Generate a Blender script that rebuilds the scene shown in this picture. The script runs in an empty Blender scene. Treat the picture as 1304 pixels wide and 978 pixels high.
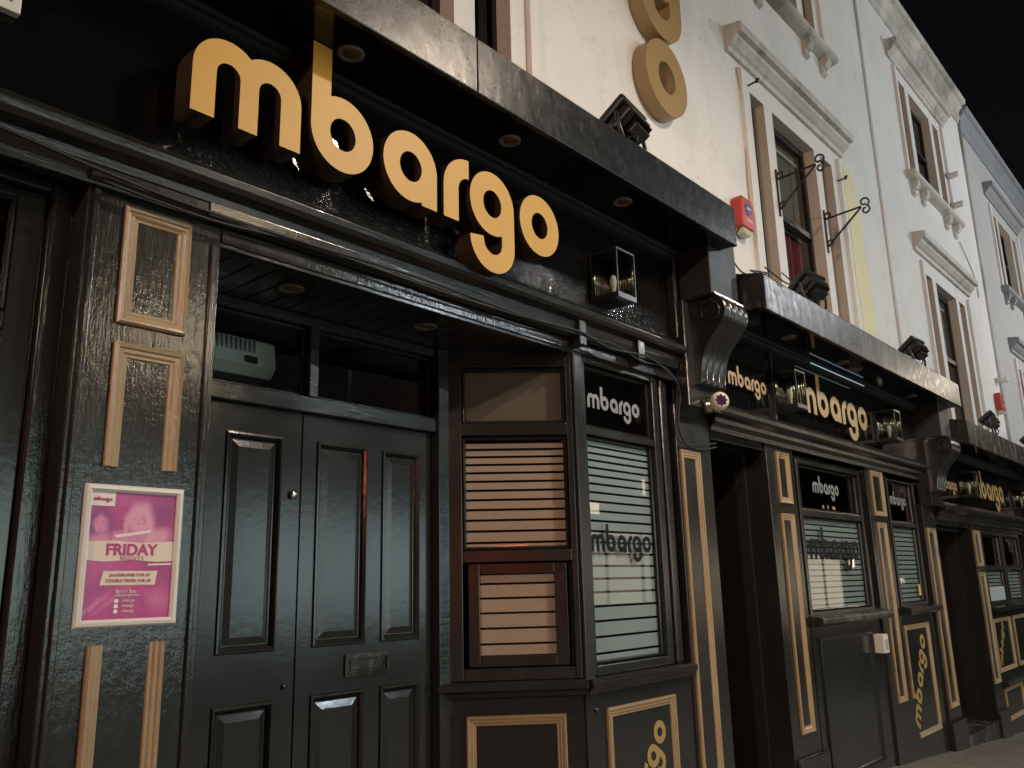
import bpy, bmesh, math, random
from mathutils import Vector, Matrix
random.seed(7)
R = math.radians
SC = bpy.context.scene
COL = SC.collection
DZ = 0.075                      # the street falls away to the right
def gz(x): return -DZ * (x - 9.0)

# ------------------------------------------------------------------ materials
def mat(name):
    m = bpy.data.materials.new(name); m.use_nodes = True
    nt = m.node_tree; b = nt.nodes['Principled BSDF']
    return m, nt, b
def L(nt, a, b): nt.links.new(a, b)
def coords(nt, scale=(1, 1, 1)):
    g = nt.nodes.new('ShaderNodeNewGeometry')
    mp = nt.nodes.new('ShaderNodeMapping'); mp.inputs['Scale'].default_value = scale
    L(nt, g.outputs['Position'], mp.inputs['Vector']); return mp.outputs['Vector']
def noise(nt, scale, vec, detail=4, rough=.55):
    n = nt.nodes.new('ShaderNodeTexNoise'); n.inputs['Scale'].default_value = scale
    n.inputs['Detail'].default_value = detail; n.inputs['Roughness'].default_value = rough
    L(nt, vec, n.inputs['Vector']); return n.outputs['Fac']
def ramp(nt, fac, stops):
    r = nt.nodes.new('ShaderNodeValToRGB'); L(nt, fac, r.inputs['Fac'])
    e = r.color_ramp.elements
    while len(e) < len(stops): e.new(.5)
    for i, (p, c) in enumerate(stops):
        e[i].position = p; e[i].color = (*c, 1) if isinstance(c, tuple) else (c, c, c, 1)
    return r.outputs['Color']
def bump(nt, b, h, strength=.3, dist=.01, prev=None):
    n = nt.nodes.new('ShaderNodeBump'); n.inputs['Strength'].default_value = strength
    n.inputs['Distance'].default_value = dist; L(nt, h, n.inputs['Height'])
    if prev: L(nt, prev, n.inputs['Normal'])
    L(nt, n.outputs['Normal'], b.inputs['Normal']); return n.outputs['Normal']
def mix(nt, a, b, fac=.5, typ='MIX'):
    m = nt.nodes.new('ShaderNodeMix'); m.data_type = 'RGBA'; m.blend_type = typ
    for i, v in ((6, a), (7, b)):
        if isinstance(v, tuple): m.inputs[i].default_value = (*v, 1)
        else: L(nt, v, m.inputs[i])
    if isinstance(fac, float): m.inputs[0].default_value = fac
    else: L(nt, fac, m.inputs[0])
    return m.outputs[2]
def simple(name, col, rough=.5, metal=0, spec=.5, emit=None, es=0):
    m, nt, b = mat(name)
    b.inputs['Base Color'].default_value = (*col, 1); b.inputs['Roughness'].default_value = rough
    b.inputs['Metallic'].default_value = metal; b.inputs['Specular IOR Level'].default_value = spec
    if emit: b.inputs['Emission Color'].default_value = (*emit, 1); b.inputs['Emission Strength'].default_value = es
    return m
def paint(name, col, rlo, rhi, brush=(55, 55, 7), bs=.16, lump=.07, chips=None, und=14, thick=None, micro=.02, scuff=False):
    """gloss paint laid by brush over old timber: long strokes, runs and lumps"""
    m, nt, b = mat(name)
    v = coords(nt, brush); n1 = noise(nt, 1.0, v, 4, .6)
    v2 = coords(nt); n2 = noise(nt, und, v2, 4, .6); n3 = noise(nt, 2.2, v2, 5, .6)
    n4 = noise(nt, 120, v2, 2, .5)
    c = mix(nt, tuple(x * .7 for x in col), tuple(x * 1.5 for x in col), n3)
    if chips:
        k = ramp(nt, noise(nt, 9, coords(nt, (1, 1, .45)), 8, .72), [(.60, 0.0), (.68, 1.0)])
        c = mix(nt, c, chips, k)
    if scuff:
        c = mix(nt, c, (.06, .058, .052), ramp(nt, noise(nt, 7, coords(nt, (1, 1, .35)), 10, .8), [(.66, 0.0), (.72, .55)]))
    L(nt, c, b.inputs['Base Color'])
    rr = nt.nodes.new('ShaderNodeMapRange'); L(nt, n3, rr.inputs[0])
    rr.inputs[1].default_value = .3; rr.inputs[2].default_value = .7
    rr.inputs[3].default_value = rlo; rr.inputs[4].default_value = rhi
    L(nt, rr.outputs[0], b.inputs['Roughness'])
    if thick:      # old runs and lumps gathered along the bottom edge
        sx = nt.nodes.new('ShaderNodeSeparateXYZ'); L(nt, v2, sx.inputs[0]); q = nt.nodes.new('ShaderNodeMapRange'); L(nt, sx.outputs[2], q.inputs[0])
        q.inputs[1].default_value = thick[0]; q.inputs[2].default_value = thick[1]; q.inputs[3].default_value = 1; q.inputs[4].default_value = .03
        q2 = nt.nodes.new('ShaderNodeMapRange'); L(nt, sx.outputs[0], q2.inputs[0]); q2.inputs[1].default_value = 1.05; q2.inputs[2].default_value = 1.3
        q3 = nt.nodes.new('ShaderNodeMapRange'); L(nt, sx.outputs[0], q3.inputs[0]); q3.inputs[1].default_value = 4.4; q3.inputs[2].default_value = 4.3
        k0 = nt.nodes.new('ShaderNodeMath'); k0.operation = 'MULTIPLY'; L(nt, q2.outputs[0], k0.inputs[0]); L(nt, q3.outputs[0], k0.inputs[1])
        k1 = nt.nodes.new('ShaderNodeMath'); k1.operation = 'MULTIPLY'; L(nt, q.outputs[0], k1.inputs[0]); L(nt, k0.outputs[0], k1.inputs[1])
        k = nt.nodes.new('ShaderNodeMath'); k.operation = 'MULTIPLY'; L(nt, noise(nt, 60, coords(nt, (1, 1, .6)), 5, .7), k.inputs[0]); L(nt, k1.outputs[0], k.inputs[1])
        p = bump(nt, b, n2, lump, .010); bump(nt, b, k.outputs[0], .9, .009, p); return m
    p = bump(nt, b, n1, bs, .004); p = bump(nt, b, n2, lump, .010, p); bump(nt, b, n4, micro, .002, p)
    return m
M = {}
M['black'] = paint('black_gloss_paint', (.016, .0158, .0145), .16, .30)
M['board'] = paint('fascia_gloss_paint', (.004, .004, .004), .05, .10, lump=.03, und=9, thick=(3.02, 3.16))
M['black_h'] = paint('black_gloss_rail_paint', (.014, .0142, .0132), .14, .26, brush=(7, 55, 60), bs=.2, lump=.12)
M['door'] = paint('door_satin_paint', (.0155, .0160, .0148), .145, .185, brush=(45, 45, 8), bs=.05, lump=.05, und=24, micro=.0, scuff=True)
M['old'] = paint('old_gloss_paint', (.017, .0165, .0148), .14, .20, brush=(75, 75, 11), bs=.36, lump=.09, und=30, micro=.04)
M['dust'] = simple('dusty_black_paint', (.010, .010, .010), .75, 0, .25)
M['matte'] = paint('matte_black_paint', (.012, .0125, .012), .5, .62, bs=.1)
M['gold_trim'] = paint('gold_brown_moulding_paint', (.30, .205, .11), .26, .42, brush=(60, 60, 12), bs=.35, lump=.2, chips=(.14, .10, .06))
M['cable'] = simple('black_cable', (.01, .01, .01), .55)
M['blackplastic'] = simple('black_plastic', (.011, .010, .010), .33)
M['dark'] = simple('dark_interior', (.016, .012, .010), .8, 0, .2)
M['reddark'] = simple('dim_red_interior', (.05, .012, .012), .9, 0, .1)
M['shaded_side'] = simple('shaded_letter_return', (.030, .017, .009), .5)  # letter sides darkened as if unlit, the shade put into the colour
def gold():
    m, nt, b = mat('satin_gold'); v = coords(nt); n = noise(nt, 5, v, 3)
    L(nt, mix(nt, (.49, .265, .026), (.61, .325, .036), n), b.inputs['Base Color'])
    b.inputs['Roughness'].default_value = .5; return m
M['gold'] = gold()
M['gold_flat'] = simple('flat_gold_lettering', (.34, .22, .065), .45)
M['gold_wall'] = simple('brown_gold_letter_paint', (.30, .20, .085), .40)
def stucco(name, c1, c2, dirt, dfac=.5):
    m, nt, b = mat(name); v = coords(nt)
    n = noise(nt, 1.3, v, 6, .6); s = noise(nt, 1.0, coords(nt, (5, 5, .8)), 7, .7)
    g = noise(nt, 60, v, 3)
    c = mix(nt, c1, c2, n)
    k = ramp(nt, s, [(.54, 0.0), (.78, dfac)]); c = mix(nt, c, dirt, k)
    bl = ramp(nt, noise(nt, .55, v, 6, .65), [(.45, 0.0), (.75, dfac)]); c = mix(nt, c, dirt, bl)
    ms = nt.nodes.new('ShaderNodeTexVoronoi'); ms.feature = 'DISTANCE_TO_EDGE'; ms.inputs['Scale'].default_value = .9; nv = nt.nodes.new('ShaderNodeVectorMath'); nv.operation = 'ADD'; nn = nt.nodes.new('ShaderNodeTexNoise'); nn.inputs['Scale'].default_value = 2.5; nn.inputs['Detail'].default_value = 6; L(nt, v, nn.inputs[0]); L(nt, nn.outputs['Color'], nv.inputs[0]); L(nt, v, nv.inputs[1]); L(nt, nv.outputs[0], ms.inputs['Vector'])
    ckk = ramp(nt, ms.outputs['Distance'], [(.0, .35), (.006, 0.0)]); c = mix(nt, c, dirt, ckk)
    sp = ramp(nt, noise(nt, 14, coords(nt, (1, 1, .5)), 8, .75), [(.64, 0.0), (.72, dfac * .8)]); c = mix(nt, c, dirt, sp)
    L(nt, c, b.inputs['Base Color']); b.inputs['Roughness'].default_value = .7
    p = bump(nt, b, g, .14, .003); bump(nt, b, noise(nt, 5, v, 4), .3, .012, p); return m
M['stucco'] = stucco('white_render', (.62, .59, .56), (.72, .695, .67), (.34, .32, .28), .30)
M['stucco_grey'] = stucco('blue_grey_render', (.36, .362, .36), (.42, .42, .415), (.22, .22, .21), .3)
M['reveal'] = stucco('tan_reveal_paint', (.46, .39, .33), (.53, .45, .385), (.25, .2, .16), .25)
M['stone'] = stucco('weathered_cornice', (.42, .395, .35), (.60, .57, .52), (.10, .09, .07), 1.0)
M['stone_grey'] = stucco('grey_moulding', (.20, .21, .23), (.25, .26, .28), (.1, .1, .1), .5)
M['yellow'] = simple('faded_yellow_paint', (.70, .63, .38), .7)
def leadmat(name, c1, c2, stain, p0, r0=.17, r1=.36, spec=.5):
    m, nt, b = mat(name); v = coords(nt)
    n = noise(nt, 5, v, 8, .7); s = noise(nt, 1.0, coords(nt, (11, 11, 2.2)), 6, .65)
    c = mix(nt, c1, c2, n); k = ramp(nt, s, [(p0, 0.0), (p0 + .16, .95)]); c = mix(nt, c, stain, k)
    L(nt, c, b.inputs['Base Color'])
    b.inputs['Specular IOR Level'].default_value = spec
    L(nt, ramp(nt, noise(nt, 22, coords(nt, (1, 1, .6)), 8, .75), [(.36, r0), (.68, r1)]), b.inputs['Roughness'])
    ck = ramp(nt, noise(nt, 3.2, coords(nt, (1, 1, .6)), 10, .8), [(.56, 0.0), (.60, 1.0)]); c = mix(nt, c, tuple(min(1, x * 1.6) for x in stain), mix(nt, (0, 0, 0), (.45, .45, .45), ck)); L(nt, c, b.inputs['Base Color'])
    p = bump(nt, b, noise(nt, 70, coords(nt, (1, 1, .5)), 8, .8), .16, .004); bump(nt, b, noise(nt, 7, coords(nt, (1, 1, .5)), 5), .3, .012, p); return m
M['canopy'] = leadmat('weathered_black_canopy', (.006, .0075, .008), (.014, .016, .017), (.035, .034, .030), .60, .22, .31, .42)
M['canopy_worn'] = leadmat('worn_stained_canopy', (.008, .008, .007), (.034, .031, .026), (.13, .115, .09), .50, .26, .5, .28)
M['white_metal'] = simple('white_poster_frame', (.68, .66, .62), .35)
M['chrome'] = simple('brushed_metal', (.5, .48, .44), .25, 1)
M['iron'] = simple('rusty_black_iron', (.022, .016, .013), .5, .3)
M['film'] = simple('frosted_film', (.33, .36, .365), .55)
M['film_lit_pink'] = simple('salmon_lit_film', (.56, .37, .29), .55)  # salmon light on the canted window is put into this film colour
M['film2'] = simple('green_grey_film', (.30, .32, .295), .5)
M['buff'] = simple('buff_blind', (.16, .12, .09), .8)
M['grey_letter'] = simple('grey_vinyl_lettering', (.19, .20, .195), .5)
M['black_letter'] = simple('black_vinyl_lettering', (.006, .006, .006), .6, 0, .15)
M['red_plastic'] = simple('red_plastic', (.40, .03, .02), .35)
M['blue_plastic'] = simple('blue_badge', (.03, .05, .25), .4)
M['white_plastic'] = simple('white_plastic', (.62, .62, .58), .4)
M['clear_plastic'] = simple('milky_lens', (.5, .47, .36), .15)
M['purple'] = simple('dark_purple_ring', (.04, .01, .06), .3)
M['cream'] = simple('cream_paper', (.72, .62, .52), .5)
M['yel_sticker'] = simple('yellow_sticker', (.6, .45, .05), .5)
def glassmat(name, tint=(1, 1, 1), f0=.055):
    m = bpy.data.materials.new(name); m.use_nodes = True; nt = m.node_tree; nt.nodes.clear()
    o = nt.nodes.new('ShaderNodeOutputMaterial'); t = nt.nodes.new('ShaderNodeBsdfTransparent')
    t.inputs[0].default_value = (*tint, 1)
    g = nt.nodes.new('ShaderNodeBsdfGlossy'); g.inputs['Roughness'].default_value = .015
    f = nt.nodes.new('ShaderNodeFresnel'); f.inputs[0].default_value = 1.55
    s = nt.nodes.new('ShaderNodeMixShader'); gg = nt.nodes.new('ShaderNodeNewGeometry'); k = nt.nodes.new('ShaderNodeMath'); k.operation = 'MULTIPLY_ADD'; L(nt, gg.outputs['Backfacing'], k.inputs[0]); k.inputs[1].default_value = -1; k.inputs[2].default_value = 1
    q = nt.nodes.new('ShaderNodeMath'); q.operation = 'MULTIPLY'; L(nt, f.outputs[0], q.inputs[0]); L(nt, k.outputs[0], q.inputs[1])
    L(nt, q.outputs[0], s.inputs[0]); L(nt, t.outputs[0], s.inputs[1]); L(nt, g.outputs[0], s.inputs[2])
    n = noise(nt, 2.5, coords(nt), 2); bp = nt.nodes.new('ShaderNodeBump'); bp.inputs['Strength'].default_value = .02
    L(nt, n, bp.inputs['Height']); L(nt, bp.outputs[0], g.inputs['Normal'])
    L(nt, s.outputs[0], o.inputs[0]); return m
M['glass'] = glassmat('window_glass', (.9, .93, .92))
PX0, PX1, PZ0, PZ1 = 1.02, 1.275, 1.512, 1.872
def poster_mat():
    m, nt, b = mat('magenta_poster_print'); v = coords(nt)
    g = nt.nodes.new('ShaderNodeNewGeometry'); nz = nt.nodes.new('ShaderNodeTexNoise'); nz.inputs['Scale'].default_value = 28; nz.inputs['Detail'].default_value = 4
    L(nt, g.outputs['Position'], nz.inputs['Vector'])
    mm = nt.nodes.new('ShaderNodeVectorMath'); mm.operation = 'MULTIPLY_ADD'; L(nt, nz.outputs['Color'], mm.inputs[0]); mm.inputs[1].default_value = (.024, 0, .024); L(nt, g.outputs['Position'], mm.inputs[2])
    P = mm.outputs[0]
    c = ramp(nt, noise(nt, 11, v, 5, .6), [(.3, (.25, .008, .12)), (.55, (.44, .02, .19)), (.75, (.50, .06, .27))])
    def blob(c, cu_, cv, ru, rv, rot, col, soft=.35, amt=1.0):
        cx = PX0 + cu_ * (PX1 - PX0) + .012; cz = PZ1 - cv * (PZ1 - PZ0) + .012
        mp = nt.nodes.new('ShaderNodeMapping'); mp.vector_type = 'TEXTURE'; mp.inputs['Location'].default_value = (cx, 0, cz); mp.inputs['Rotation'].default_value = (0, rot, 0)
        mp.inputs['Scale'].default_value = (ru * .255, 1e3, rv * .36); L(nt, P, mp.inputs[0])
        ln = nt.nodes.new('ShaderNodeVectorMath'); ln.operation = 'LENGTH'; L(nt, mp.outputs[0], ln.inputs[0])
        return mix(nt, c, col, ramp(nt, ln.outputs['Value'], [(max(0.02, 1 - soft) * .8, amt), (.96, 0.0)]))
    W, Lp, Md, Dk = (.72, .33, .48), (.62, .19, .37), (.46, .06, .26), (.24, .02, .17)
    c = blob(c, .13, .24, .21, .17, 0, Dk, .5); c = blob(c, .85, .15, .22, .2, 0, Dk, .7, .8); c = blob(c, .45, .06, .5, .07, 0, Md, .8)
    c = blob(c, .58, .21, .20, .17, .1, W, .3, .85); c = blob(c, .40, .37, .3, .09, 0, Lp, .5); c = blob(c, .78, .36, .25, .1, -.3, W, .5, .8); c = blob(c, .12, .39, .2, .07, 0, Lp, .5)
    c = blob(c, .56, .215, .105, .115, .1, (.70, .26, .42), .35); c = blob(c, .13, .26, .10, .10, -.2, Lp, .35)
    c = blob(c, .42, .27, .05, .12, .1, W, .8, .8); c = blob(c, .71, .27, .06, .13, -.15, W, .8, .85); c = blob(c, .02, .3, .05, .12, 0, Dk, .8, .8); c = blob(c, .25, .3, .04, .12, 0, Dk, .8, .8)
    for fx, fy, k in ((.56, .205, 1), (.13, .25, .9)):
        for sx in (-1, 1): c = blob(c, fx + sx * .042 * k, fy - .004, .028, .010, .1 * sx, Md, .8, .75)
        c = blob(c, fx, fy + .05, .032, .009, .1, Dk, .8, .5); c = blob(c, fx + sx * .07, fy + .02, .03, .07, 0, Md, .9, .6)
    pass
    c = blob(c, .18, .74, .14, .2, .5, Dk, .8, .6); c = blob(c, .9, .66, .18, .16, 0, Dk, .9, .5); c = blob(c, .82, .85, .2, .1, .6, Lp, .9, .6); c = blob(c, .1, .9, .35, .03, -.7, W, .9, .45); c = blob(c, .3, .86, .4, .02, -.6, W, .9, .3)  # closing pale diagonal streaks paint the plastic cover's glare into the print
    L(nt, c, b.inputs['Base Color']); b.inputs['Roughness'].default_value = .3; return m
M['poster'] = poster_mat()
M['pink1'] = simple('pale_pink_print', (.74, .30, .46), .3)
M['pink2'] = simple('mid_pink_print', (.60, .17, .38), .3)
M['pink3'] = simple('violet_pink_print', (.34, .07, .27), .3)
M['magenta'] = simple('magenta_ink', (.42, .02, .16), .4)
M['poster_white'] = simple('poster_white_ink', (.76, .68, .66), .35)
def pave():
    m, nt, b = mat('paving'); v = coords(nt)
    br = nt.nodes.new('ShaderNodeTexBrick'); L(nt, coords(nt, (1, 1, 1)), br.inputs['Vector'])
    br.inputs['Scale'].default_value = 1; br.inputs['Brick Width'].default_value = .6; br.inputs['Row Height'].default_value = .45
    br.inputs['Mortar Size'].default_value = .006
    br.inputs['Color1'].default_value = (.16, .14, .115, 1); br.inputs['Color2'].default_value = (.19, .165, .135, 1); br.inputs['Mortar'].default_value = (.07, .06, .05, 1)
    c = mix(nt, br.outputs['Color'], (.07, .06, .05), ramp(nt, noise(nt, 5, v, 8, .7), [(.4, 0.0), (.8, .8)]))
    L(nt, c, b.inputs['Base Color']); b.inputs['Roughness'].default_value = .6
    bump(nt, b, noise(nt, 80, v, 4), .4, .004); return m
M['paving'] = pave()
def asph():
    m, nt, b = mat('asphalt'); v = coords(nt)
    L(nt, ramp(nt, noise(nt, 90, v, 4), [(.3, .03), (.7, .07)]), b.inputs['Base Color']); b.inputs['Roughness'].default_value = .7
    bump(nt, b, noise(nt, 200, v, 3), .5, .004); return m
M['asphalt'] = asph()
M['kerb'] = simple('kerb_stone', (.2, .19, .17), .7)
def brick():
    m, nt, b = mat('dark_brick'); br = nt.nodes.new('ShaderNodeTexBrick')
    g = nt.nodes.new('ShaderNodeNewGeometry'); mp = nt.nodes.new('ShaderNodeMapping'); mp.inputs['Rotation'].default_value = (R(90), 0, 0)
    L(nt, g.outputs['Position'], mp.inputs[0]); L(nt, mp.outputs[0], br.inputs['Vector']); br.inputs['Scale'].default_value = 1
    br.inputs['Brick Width'].default_value = .225; br.inputs['Row Height'].default_value = .075; br.inputs['Mortar Size'].default_value = .005
    br.inputs['Color1'].default_value = (.04, .026, .02, 1); br.inputs['Color2'].default_value = (.05, .032, .025, 1); br.inputs['Mortar'].default_value = (.05, .045, .04, 1)
    L(nt, br.outputs[0], b.inputs['Base Color']); b.inputs['Roughness'].default_value = .8; return m
M['brick'] = brick()

# ------------------------------------------------------------------ mesh helpers (world coordinates)
ORG = {}
def new(): return bmesh.new()
def box(bm, x0, x1, y0, y1, z0, z1, mt=None, bev=0):
    g = bmesh.ops.create_cube(bm, size=1)
    vs = g['verts']
    for v in vs:
        v.co = Vector((x0 + (v.co.x + .5) * (x1 - x0), y0 + (v.co.y + .5) * (y1 - y0), z0 + (v.co.z + .5) * (z1 - z0)))
    if bev:
        es = {e for v in vs for e in v.link_edges}
        r = bmesh.ops.bevel(bm, geom=list(es), offset=bev, segments=2, affect='EDGES', profile=.6)
        vs = list({v for f in r['faces'] for v in f.verts} | {v for v in vs if v.is_valid})
    if mt is not None:
        for v in vs: v.co = mt @ v.co
    return bm
def prism_x(bm, prof, x0, x1, mt=None):
    """profile of (y, z) swept along x, capped"""
    a = [bm.verts.new((x0, y, z)) for y, z in prof]; b = [bm.verts.new((x1, y, z)) for y, z in prof]
    n = len(prof)
    for i in range(n): bm.faces.new((a[i], b[i], b[(i + 1) % n], a[(i + 1) % n]))
    bm.faces.new(a); bm.faces.new(b[::-1])
    if mt is not None:
        for v in a + b: v.co = mt @ v.co
def prism_y(bm, pts, y0, y1, mt=None):
    a = [bm.verts.new((x, y0, z)) for x, z in pts]; b = [bm.verts.new((x, y1, z)) for x, z in pts]
    n = len(pts)
    for i in range(n): bm.faces.new((a[i], b[i], b[(i + 1) % n], a[(i + 1) % n]))
    bm.faces.new(a); bm.faces.new(b[::-1])
    if mt is not None:
        for v in a + b: v.co = mt @ v.co
def mould(bm, path, prof, y, closed=True, mt=None):
    """mitred moulding: path of (x, z); prof of (offset to the left of travel, projection)"""
    n = len(path); rows = []
    for i in range(n):
        p = Vector(path[i]); pv = Vector(path[(i - 1) % n]); nx = Vector(path[(i + 1) % n])
        d1 = (p - pv).normalized(); d2 = (nx - p).normalized()
        if not closed and i == 0: d1 = d2
        if not closed and i == n - 1: d2 = d1
        n1 = Vector((-d1.y, d1.x)); n2 = Vector((-d2.y, d2.x)); m = (n1 + n2)
        m = m / max(.3, m.dot(n1)) if m.length > 1e-6 else n1
        rows.append([bm.verts.new((p.x + m.x * o, y - h, p.y + m.y * o)) for o, h in prof])
    k = len(prof); rng = range(n) if closed else range(n - 1)
    for i in rng:
        a, b = rows[i], rows[(i + 1) % n]
        for j in range(k - 1): bm.faces.new((a[j], b[j], b[j + 1], a[j + 1]))
    if not closed:
        bm.faces.new(rows[0]); bm.faces.new(rows[-1][::-1])
    if mt is not None:
        for r in rows:
            for v in r: v.co = mt @ v.co
TRIM = [(0, 0), (0, .012), (.006, .018), (.014, .016), (.018, .011), (.028, .011), (.034, .006), (.042, .006), (.045, 0)]
def rect(x0, x1, z0, z1): return [(x0, z0), (x1, z0), (x1, z1), (x0, z1)]
def tube(bm, pts, r, seg=8, cap=True):
    pts = [Vector(p) for p in pts]; rings = []
    prev = None
    for i, p in enumerate(pts):
        d = (pts[min(i + 1, len(pts) - 1)] - pts[max(i - 1, 0)]).normalized()
        if prev is None:
            u = d.cross(Vector((0, 0, 1)));
            if u.length < .1: u = d.cross(Vector((1, 0, 0)))
        else: u = prev - d * prev.dot(d)
        u.normalize(); prev = u; w = d.cross(u)
        rr = r[i] if isinstance(r, (list, tuple)) else r
        rings.append([bm.verts.new(p + (u * math.cos(a) + w * math.sin(a)) * rr) for a in [2 * math.pi * k / seg for k in range(seg)]])
    for a, b in zip(rings, rings[1:]):
        for k in range(seg): bm.faces.new((a[k], a[(k + 1) % seg], b[(k + 1) % seg], b[k]))
    if cap: bm.faces.new(rings[0][::-1]); bm.faces.new(rings[-1])
def smooth_path(pts, n=8):
    pts = [Vector(p) for p in pts]; out = []
    P = [pts[0]] + pts + [pts[-1]]
    for i in range(1, len(P) - 2):
        a, b, c, d = P[i - 1:i + 3]
        for k in range(n):
            t = k / n
            out.append(.5 * ((2 * b) + (c - a) * t + (2 * a - 5 * b + 4 * c - d) * t * t + (3 * b - a - 3 * c + d) * t ** 3))
    out.append(pts[-1]); return out
def lathe(bm, prof, center, axis='z', seg=24):
    c = Vector(center); rings = []
    for r, h in prof:
        ring = []
        for k in range(seg):
            a = 2 * math.pi * k / seg; p = (r * math.cos(a), r * math.sin(a), h)
            if axis == 'y': p = (p[0], -p[2], p[1])
            if axis == 'x': p = (p[2], p[0], p[1])
            ring.append(bm.verts.new(c + Vector(p)))
        rings.append(ring)
    for a, b in zip(rings, rings[1:]):
        for k in range(seg): bm.faces.new((a[k], a[(k + 1) % seg], b[(k + 1) % seg], b[k]))
    bm.faces.new(rings[0][::-1]); bm.faces.new(rings[-1])
def wall_holes(x0, x1, z0, z1, y, holes):
    bm = new()
    xs = sorted({x0, x1, *[h[0] for h in holes], *[h[1] for h in holes]}); zs = sorted({z0, z1, *[h[2] for h in holes], *[h[3] for h in holes]})
    for i in range(len(xs) - 1):
        for j in range(len(zs) - 1):
            cx = (xs[i] + xs[i + 1]) / 2; cz = (zs[j] + zs[j + 1]) / 2
            if any(h[0] < cx < h[1] and h[2] < cz < h[3] for h in holes): continue
            bm.faces.new([bm.verts.new(p) for p in ((xs[i], y, zs[j]), (xs[i + 1], y, zs[j]), (xs[i + 1], y, zs[j + 1]), (xs[i], y, zs[j + 1]))])
    bmesh.ops.remove_doubles(bm, verts=bm.verts, dist=1e-5)
    return bm
def props(o, label=None, cat=None, group=None, kind=None):
    if label: o['label'] = label
    if cat: o['category'] = cat
    if group: o['group'] = group
    if kind: o['kind'] = kind
    return o
def finish(bm, name, mats, bevel=0, smooth=False):
    bmesh.ops.recalc_face_normals(bm, faces=bm.faces)
    me = bpy.data.meshes.new(name); bm.to_mesh(me); bm.free()
    for m in (mats if isinstance(mats, (list, tuple)) else [mats]): me.materials.append(m)
    if smooth:
        for p in me.polygons: p.use_smooth = True
    return me
def link(me, name, parent=None, bevel=0):
    o = bpy.data.objects.new(name, me); COL.objects.link(o)
    if parent is not None:
        org = ORG[parent.name]; me.transform(Matrix.Translation(-org)); o.parent = parent; ORG[o.name] = org
    else: ORG[o.name] = Vector((0, 0, 0))
    if bevel:
        b = o.modifiers.new('bevel', 'BEVEL'); b.width = bevel; b.segments = 2; b.limit_method = 'ANGLE'; b.angle_limit = R(40)
    return o
def part(name, bm, m, parent, bevel=0, smooth=False, label=None):
    o = link(finish(bm, name, m, smooth=smooth), name, parent, bevel)
    if label: o['label'] = label
    return o
def solo(name, bm, m, loc, label, cat, group=None, bevel=0, smooth=False):
    """a thing that is one mesh, its origin at loc"""
    me = finish(bm, name, m, smooth=smooth); me.transform(Matrix.Translation(-Vector(loc)))
    o = bpy.data.objects.new(name, me); COL.objects.link(o); o.location = loc; ORG[o.name] = Vector(loc)
    if bevel:
        b = o.modifiers.new('bevel', 'BEVEL'); b.width = bevel; b.segments = 2; b.limit_method = 'ANGLE'; b.angle_limit = R(40)
    return props(o, label, cat, group)
def thing(name, loc, label, cat, group=None):
    o = bpy.data.objects.new(name, None); COL.objects.link(o); o.location = loc; o.empty_display_size = .2
    ORG[o.name] = Vector(loc); return props(o, label, cat, group)
def dup(root, loc, label, rot=None):
    def rec(o, p):
        c = o.copy(); COL.objects.link(c); c.parent = p
        for ch in o.children: rec(ch, c)
        return c
    c = rec(root, None); c.location = loc; c['label'] = label
    if rot: c.rotation_euler = rot
    return c
def struct(name, bm, m):
    return props(link(finish(bm, name, m), name), kind='structure')

# ------------------------------------------------------------------ the rounded lower-case lettering
def arc(cx, cy, r, a0, a1, n=20):
    return [(cx + r * math.cos(R(a0 + (a1 - a0) * i / n)), cy + r * math.sin(R(a0 + (a1 - a0) * i / n))) for i in range(n + 1)]
S_ = .30; r_ = .475; RI = .2
def glyph(ch):
    c = (.475, .5); yo = .5
    def yc(x, s): return .5 + s * math.sqrt(max(0, .25 - ((x - .475) * .5 / .475) ** 2))
    def ell(a0, a1, n=28): return [(.475 + .475 * math.cos(R(a0 + (a1 - a0) * i / n)), .5 + .5 * math.sin(R(a0 + (a1 - a0) * i / n))) for i in range(n + 1)]
    hole = [(.475 + .195 * math.cos(R(a)), .5 + .215 * math.sin(R(a))) for a in range(0, 360, 12)]
    if ch == 'o': return [ell(0, 350, 35), hole], .95
    if ch == 'b':
        a = math.degrees(math.acos((.28 - .475) / .475))
        return [[(0, .5), (0, 1.60), (.28, 1.60)] + ell(a, -180, 34), hole], .95
    if ch == 'a':
        a = -math.degrees(math.acos((.67 - .475) / .475))
        return [[(.95, .5), (.95, 0), (.67, 0)] + ell(a, a - (360 + a) , 34), hole], .95
    if ch == 'r':
        return [[(0, 0), (0, .5)] + arc(.5, .5, .5, 180, 90, 12) + [(.5, .71)] + arc(.5, .5, .21, 90, 180, 8) + [(.29, 0)]], .5
    if ch == 'g':
        a = -math.degrees(math.acos((.67 - .475) / .475)); cy = -.10
        return [[(.95, .5)] + arc(.475, cy, .475, 0, -180, 24) + [(.27, cy + .04)] + arc(.475, cy, .195, 180, 360, 16) + ell(a, a - (360 + a), 34), hole], .95
    if ch == 'm':
        R1 = .4225; cyy = 1 - R1; x2 = 1.37 - R1; xm = .685
        ang = math.degrees(math.acos((xm - R1) / R1)); ri = .145
        out = [(0, 0)] + arc(R1, cyy, R1, 180, ang, 14) + arc(x2, cyy, R1, 180 - ang, 0, 14) + [(1.37, 0), (1.37 - .277, 0)]
        out += arc(x2, cyy, ri, 0, 180, 10) + [(x2 - ri, 0), (R1 + ri, 0)] + arc(R1, cyy, ri, 0, 180, 10) + [(R1 - ri, 0)]
        return [out], 1.37
OFF = dict(zip('mbargo', (0, 1.51, 2.63, 3.71, 4.23, 5.32)))
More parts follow.
